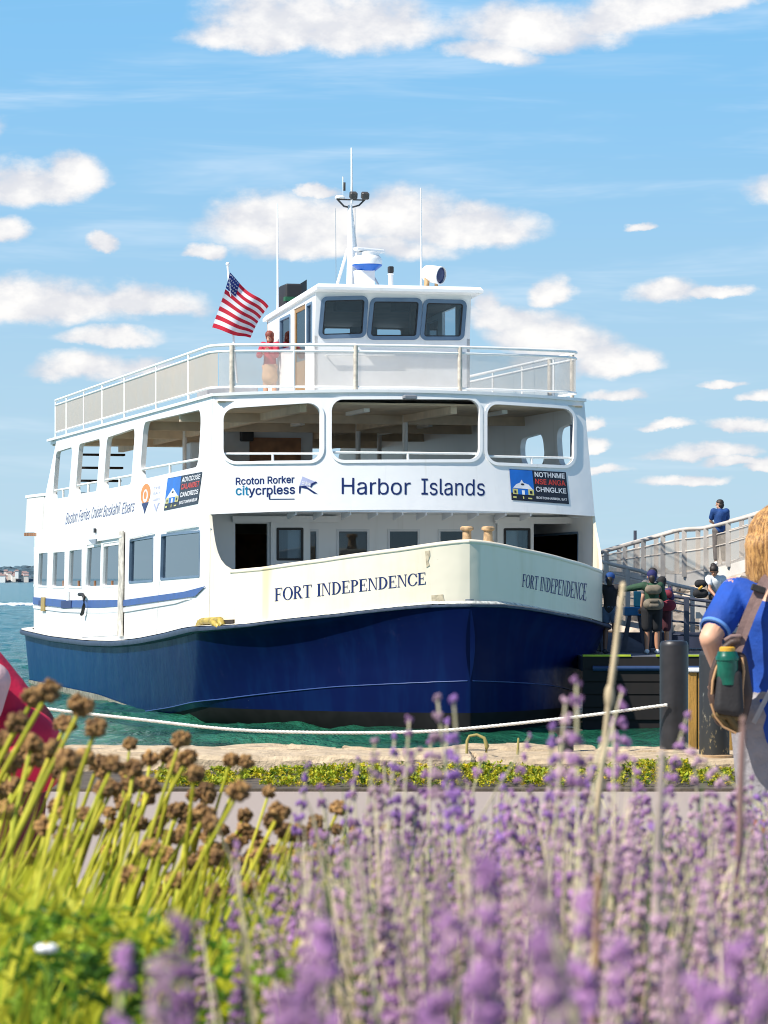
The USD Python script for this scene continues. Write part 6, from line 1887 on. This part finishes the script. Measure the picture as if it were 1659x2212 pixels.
def sprig(seed):
    r = np.random.default_rng(seed); out = []
    for _ in range(9):
        a = r.uniform(0, 2 * PI); e = r.uniform(-.2, 1.2); l = r.uniform(.020, .042)
        dd = np.array([math.cos(a) * math.cos(e), math.sin(a) * math.cos(e), math.sin(e)]); sd = np.cross(dd, [0, 0, 1]); sd /= np.linalg.norm(sd); up = np.cross(sd, dd)
        b = r.normal(0, .015, 3)
        out.append(trimesh.Trimesh(np.array([b, b + dd * l * .45 + sd * l * .2 + up * .004, b + dd * l - up * .006, b + dd * l * .45 - sd * l * .2 + up * .004]), [(0, 1, 2), (0, 2, 3)], process=False))
    return cat_(out)


scatter('leafy_plants', 'small leafy green plants crowding the lower left corner', 'leaves', [sprig(20 + k) for k in range(4)], [leaf_ms[0], leaf_ms[1], leaf_ms[2], leaf_ms[1]], lpos, prng.uniform(0, 6.28, len(lpos)), prng.uniform(.7, 1.2, len(lpos)), lw)
# extra upright scapes between the flowering ones
pos, which = [], []
for _ in range(230):
    x = prng.uniform(-60, 860); d = prng.uniform(3.4, 6.2)
    y = 1720 + .16 * x + abs(prng.normal(0, 130)) + 20
    p = pix(x, y, d); pos.append([p[0] - .12, d, p[2] - .5]); which.append(prng.integers(4))
ms = []
for k in range(4):
    r = np.random.default_rng(90 + k); out = []
    for _ in range(3):
        b = np.array([r.normal(0, .05), r.normal(0, .04), 0]); hh = .5 * r.uniform(.8, 1.02)
        out.append(blade(b, b + [.05, 0, hh * .5], b + [.14 + r.normal(0, .03), r.normal(0, .03), hh], .0062, 6))
    ms.append(cat_(out))
scatter('green_stalks', 'yellow green upright stalks crowded between the brown flower heads', 'stalks', ms, [stalk_m, leaf_ms[2], leaf_ms[0], stalk_m], pos, prng.uniform(-.4, .4, len(pos)), prng.uniform(.8, 1.15, len(pos)), which)


# ---- lavender
def spike_parts(r, top, length, nw, bead, droop=0.0):
    parts = []
    for w in range(nw):
        f = w / (nw - 1)
        z = -length * (1 - f)
        n = 6 if f < .85 else 4
        ring = bead * (1.15 - .7 * f) * (1 + .15 * r.normal())
        a0 = r.uniform(0, 2 * PI)
        if r.random() < .08: continue
        for q in range(n):
            a = a0 + q * 2 * PI / n + r.normal(0, .2)
            e = trimesh.creation.icosphere(0, 1.0)
            s = bead * r.uniform(.65, 1.05) * (1 - .35 * f)
            e.vertices = e.vertices * (1 + .35 * (r.random((12, 1)) - .5)) * [s * .75, s * .75, s]
            e.apply_translation(top + np.array([math.cos(a) * ring, math.sin(a) * ring, z + r.normal(0, bead * .35)]))
            parts.append(e)
    return cat_(parts)


LAV_GROUP = 'lavender stems rising from the foreground bed'


def lav_proto(first, seed, label, H=.74, bead=.0062, length=None, petal=None, name='lavender'):
    r = np.random.default_rng(seed)
    s = np.linspace(0, 1, 8)
    lx = r.normal(0, .05)
    p = np.c_[lx * s ** 1.5, r.normal(0, .03) * s ** 1.5, H * s]
    t = thing(name, label, 'lavender', first - p[-1], 0, LAV_GROUP)
    obj('stem', tube(p, np.linspace(.0024, .0014, 8), 5), sage_stem, t, True)
    L = length or r.uniform(.09, .15)
    obj('flower_spike', spike_parts(r, p[-1], L, int(L / ((2.5 if length is None else 1.25) * bead)), bead), petal or purple_ms[seed % 3], t, False, kind='stuff')
    out = []
    for k in range(3):
        z = H * r.uniform(.25, .6); a = r.uniform(0, 2 * PI)
        b = np.array([lx * (z / H) ** 1.5, 0, z])
        out.append(blade(b, b + [math.cos(a) * .02, math.sin(a) * .02, .03], b + [math.cos(a) * .035, math.sin(a) * .035, .045], .003, 4))
    obj('leaf', cat_(out), sage_stem, t, False, kind='stuff')
    return t, p[-1]


LV = [(945, 1508, 3.6), (980, 1512, 3.4), (884, 1555, 3.9), (810, 1602, 4.0), (852, 1592, 4.2), (1245, 1474, 3.2), (1222, 1512, 3.4), (1193, 1566, 3.6), (1345, 1490, 3.7), (1325, 1558, 3.9), (1146, 1588, 4.4), (1485, 1545, 3.8), (665, 1652, 4.6), (692, 1702, 4.6), (762, 1690, 4.2), (775, 1640, 4.8), (965, 1560, 4.2), (905, 1620, 4.6), (1040, 1640, 4.8), (1300, 1600, 4.4), (1370, 1640, 4.2), (1275, 1640, 4.0), (1470, 1600, 4.2), (1500, 1650, 4.4), (1210, 1600, 4.2), (930, 1600, 4.6), (830, 1650, 4.6), (1010, 1690, 4.6), (1085, 1680, 4.8)]
while len(LV) < 290:
    x = prng.uniform(670, 1690)
    base = 1700 + 120 * math.exp(-((x - 660) / 120) ** 2) - 25 * math.sin(x * .012) + (-25 if x > 1250 else 0)
    y = base + abs(prng.normal(0, 1)) * 80 + prng.uniform(0, 70)
    LV.append((x, y, prng.uniform(3.6, 6.3)))
lab = ['mauve and purple lavender spike on a thin grey stem', 'purple lavender spike on a thin grey stem', 'violet lavender spike on a thin grey stem']
lp_ = [lav_proto(pix(*LV[k]), 100 + k, 'purple lavender flower spike on a thin grey green stem') for k in range(9)]
for x, y, d in LV[9:]:
    pr, off = lp_[prng.integers(9)]
    rz = prng.uniform(0, 2 * PI); sc = prng.uniform(.8, 1.25); tl = prng.normal(0.02, .27)
    o = off * sc
    ca, sa = math.cos(tl), math.sin(tl); o = np.array([ca * o[0] + sa * o[2], o[1], -sa * o[0] + ca * o[2]])
    c, s = math.cos(rz), math.sin(rz); o = np.array([c * o[0] - s * o[1], s * o[0] + c * o[1], o[2]])
    dup(pr, pix(x, y, d) - o, rz, scale=sc, tilt=tl)
# big ones close to the lens
NEAR = [(a_, b_, c_ * .72, d_) for a_, b_, c_, d_ in [(395, 2010, 2.05, 0), (345, 2090, 1.9, 1), (700, 2000, 1.9, 0), (665, 2100, 1.75, 2), (268, 2052, 2.3, 2), (1052, 1885, 2.1, 0), (1170, 1915, 1.85, 1), (1262, 1935, 2.2, 2), (1340, 2065, 1.9, 0), (975, 2010, 2.0, 0), (1165, 2050, 1.6, 0), (1455, 2080, 1.9, 1), (1590, 2060, 2.0, 0), (620, 2150, 1.7, 2), (1030, 2130, 1.7, 0), (1640, 2130, 1.7, 2), (1510, 2150, 1.7, 0)]]
np_ = [lav_proto(pix(*NEAR[k][:3]), 300 + k, 'large blurred purple lavender spike close to the camera', H=.55, bead=.0072, length=.15, petal=purple_ms[NEAR[k][3]]) for k in range(3)]
for k in range(3): np_[k][0].SetCustomDataByKey('group', 'blurred lavender spikes closest to the camera')
byc = {0: np_[0], 1: np_[1], 2: np_[2]}
byc = {NEAR[k][3]: np_[k] for k in (2, 1, 0)}
byc.setdefault(2, np_[2])
for x, y, d, c in NEAR[3:]:
    pr, off = byc[c]
    rz = prng.uniform(0, 2 * PI); sc = prng.uniform(.9, 1.1); tl = prng.normal(0.05, .12)
    o = off * sc; ca, sa = math.cos(tl), math.sin(tl); o = np.array([ca * o[0] + sa * o[2], o[1], -sa * o[0] + ca * o[2]])
    cc, s = math.cos(rz), math.sin(rz); o = np.array([cc * o[0] - s * o[1], s * o[0] + cc * o[1], o[2]])
    dup(pr, pix(x, y, d) - o, rz, scale=sc, tilt=tl)
# the rest of the lavender: too many to count
ms, mm = [], []
for k in range(5):
    r = np.random.default_rng(500 + k)
    stems, fl = [], []
    for q in range(7):
        b = np.array([r.normal(0, .05), r.normal(0, .05), 0]); tp = b + [r.normal(0, .07), r.normal(0, .05), .5 * r.uniform(.75, 1.05)]
        stems.append(tube(np.array([b, b * .45 + tp * .55 + [0, 0, .01], tp]), [.0024, .002, .0013], 4, False))
        fl.append(spike_parts(r, tp, r.uniform(.07, .13), 8, .0048))
    ms += [cat_(stems), cat_(fl)]
    mm += [sage_stem, purple_ms[(1, 1, 1, 0, 1)[k]]]
pos, which, rot, scl = [], [], [], []
for _ in range(190):
    x = prng.uniform(690, 1720); d = prng.uniform(2.6, 6.4)
    y = 1830 + 90 * math.exp(-((x - 690) / 150) ** 2) + abs(prng.normal(0, 1)) * 130
    p = pix(x, y, d); s = prng.uniform(.85, 1.2); a = prng.uniform(0, 6.28); k = prng.integers(5)
    for h in (0, 1):
        pos.append([p[0], d, p[2] - .48 * s]); which.append(2 * k + h); rot.append(a); scl.append(s)
scatter('lavender_mass', 'dense mass of smaller lavender stems filling the bed', 'lavender', ms, mm, pos, rot, scl, which)
# straw coloured stems low among the lavender
pos, which = [], []
for _ in range(640):
    x = prng.uniform(640, 1720); d = prng.uniform(3.2, 6.5)
    y = 1770 + abs(prng.normal(0, 1)) * 150
    p = pix(x, y, d); pos.append([p[0], d, p[2] - .42]); which.append(prng.integers(4))
ms = [tuft(700 + k, 18, .44, .17, .0026) for k in range(4)]
straw = leafmat('straw_stem', (0.74, 0.61, 0.42), .3, .25, (0.52, 0.45, 0.26))
scatter('straw_stems', 'straw coloured thin stems low among the lavender', 'stems', ms, [straw, straw, leaf_ms[1], straw], pos, prng.uniform(0, 6.28, len(pos)), prng.uniform(.8, 1.2, len(pos)), which)


# ---- dry stalks
def dry(label, pts, r, m_, d):
    P_ = np.array([pix(x, y, d) for x, y in pts]); b = P_[-1].copy(); b[2] = SOIL - .05; P_ = np.vstack([P_, b])
    o = np.array([P_[-1][0], P_[-1][1], 0])
    t = thing('dry_stalk', label, 'stalk', o)
    n = len(P_)
    obj('stem', tube(P_ - o, np.linspace(r * .8, r * 1.1, n), 8), m_, t, True)
    obj('tip', ell(P_[0] - o, (r * .95, r * .95, r * 1.6), 1), m_, t, True)
    return t, o


t, o = dry('tall pale beige dry stalk standing before the ferry bow', [(1346, 1268), (1338, 1330), (1330, 1400), (1320, 1480), (1312, 1550), (1303, 1640), (1293, 1720), (1285, 1800), (1282, 1900)], .0045, dry_m, 4.3)
obj('leaf_node', ell(pix(1317, 1505, 4.3) - o, (.007, .007, .018), 1), dry_m, t, True)
dry('thick reddish brown dry stalk in front of the woman in blue', [(1606, 1558), (1603, 1620), (1600, 1700), (1598, 1800), (1590, 1900)], .0042, mat('dry_stalk_red', (0.22, 0.13, 0.11), .8, vary=.2, scale=20), 3.5)
dry('short greyish dry stalk below the smooth grey bollard', [(1430, 1632), (1427, 1700), (1422, 1800), (1420, 1880)], .0040, mat('dry_stalk_grey', (0.36, 0.29, 0.25), .8, vary=.2, scale=20), 3.0)
dry('thin brown dry stalk low among the lavender', [(1292, 1900), (1290, 2000), (1286, 2100), (1282, 2212)], .0032, mat('dry_stalk_brown', (0.32, 0.19, 0.09), .8, vary=.2, scale=20), 2.4)
rd = thing('bent_reed', 'small dry reed bent into a hook on the stone ledge', 'reed', (*pix(1012, 1625, 23.6)[:2], .08))
o = np.array([*pix(1012, 1625, 23.6)[:2], .08])
obj('stem', tube(np.array([pix(x, y, 23.6) for x, y in ((1008, 1632), (1009, 1600), (1014, 1590), (1030, 1587), (1046, 1594), (1052, 1612), (1050, 1626))]) - o, [.012, .012, .011, .011, .013, .02, .012], 6), mat('reed_olive', (0.30, 0.25, 0.08), .8), rd, True)
obj('side_stem', tube(np.array([pix(x, y, 23.6) for x, y in ((1118, 1630), (1120, 1594))]) - o, [.012, .008], 6), '/World/Looks/reed_olive', rd, True)
wf = pix(100, 2053, 3.0)
w = thing('white_flower', 'single small white flower among the green leaves', 'flower', (wf[0], 3.0, SOIL))
obj('stem', tube([(0, 0, 0), (.01, 0, .2), (0, 0, wf[2] - SOIL)], .002, 5), leaf_ms[0], w, True)
pet = []
for k in range(7):
    a = k * 2 * PI / 7; e = ell((math.cos(a) * .006, math.sin(a) * .006, wf[2] - SOIL + .002), (.005, .005, .004), 1); pet.append(e)
obj('petals', cat_(pet), mat('petal_white', (.75, .75, .72), .7), w, True)
obj('centre', ell((0, -.003, wf[2] - SOIL + .004), (.004, .004, .004), 1), mat('petal_centre', (.5, .35, .03), .7), w, True)

# ---- low yellow green plants along the ledge
pos, which, rot, scl = [], [], [], []
for _ in range(5200):
    px = prng.uniform(150, 1680); d = prng.uniform(21.45, 23.1)
    top = np.interp(px, [150, 300, 470, 560, 700, 780, 900, 1060, 1150, 1180, 1240, 1300, 1380, 1430, 1480, 1500, 1540, 1590, 1620], [.0, .03, .07, .075, .10, .15, .16, .15, .12, .06, .08, .10, .17, .21, .18, .06, .08, .02, .0])
    top *= .26 + .36 * meshkit.noise(np.array([px * .02, d * 2, 0.0])) 
    if top < .015 or meshkit.noise(np.array([px * .045, d * 3.5, 4.0])) < .36: continue
    p = pix(px, 0, d)
    u = prng.random() ** .6
    pos.append([p[0], d, .02 + top * u * (1 - .25 * abs(d - 22.2))]); which.append(prng.choice(4, p=[.42, .28, .18, .12])); rot.append(prng.uniform(0, 6.28)); scl.append(prng.uniform(.7, 1.25))


def rosette(seed):
    r = np.random.default_rng(seed); out = []
    for _ in range(9):
        a = r.uniform(0, 2 * PI); e = r.uniform(.1, 1.1); l = r.uniform(.018, .034)
        d = np.array([math.cos(a) * math.cos(e), math.sin(a) * math.cos(e), math.sin(e)]); s = np.cross(d, [0, 0, 1]); s /= np.linalg.norm(s); up = np.cross(s, d)
        b = r.normal(0, .008, 3)
        out.append(trimesh.Trimesh(np.array([b, b + d * l * .5 + s * l * .32 + up * .003, b + d * l, b + d * l * .5 - s * l * .32 + up * .003]), [(0, 1, 2), (0, 2, 3)], process=False))
    return cat_(out)


sed = [leafmat('sedum_yellow', (0.46, 0.42, 0.015), .3), leafmat('sedum_lime', (0.26, 0.31, 0.015), .3), leafmat('sedum_green', (0.08, 0.15, 0.012), .3), leafmat('sedum_gold', (0.58, 0.44, 0.02), .3)]
scatter('ledge_plants', 'low yellow green succulent plants along the stone ledge', 'plants', [rosette(800 + k) for k in range(4)], sed, pos, rot, scl, which)
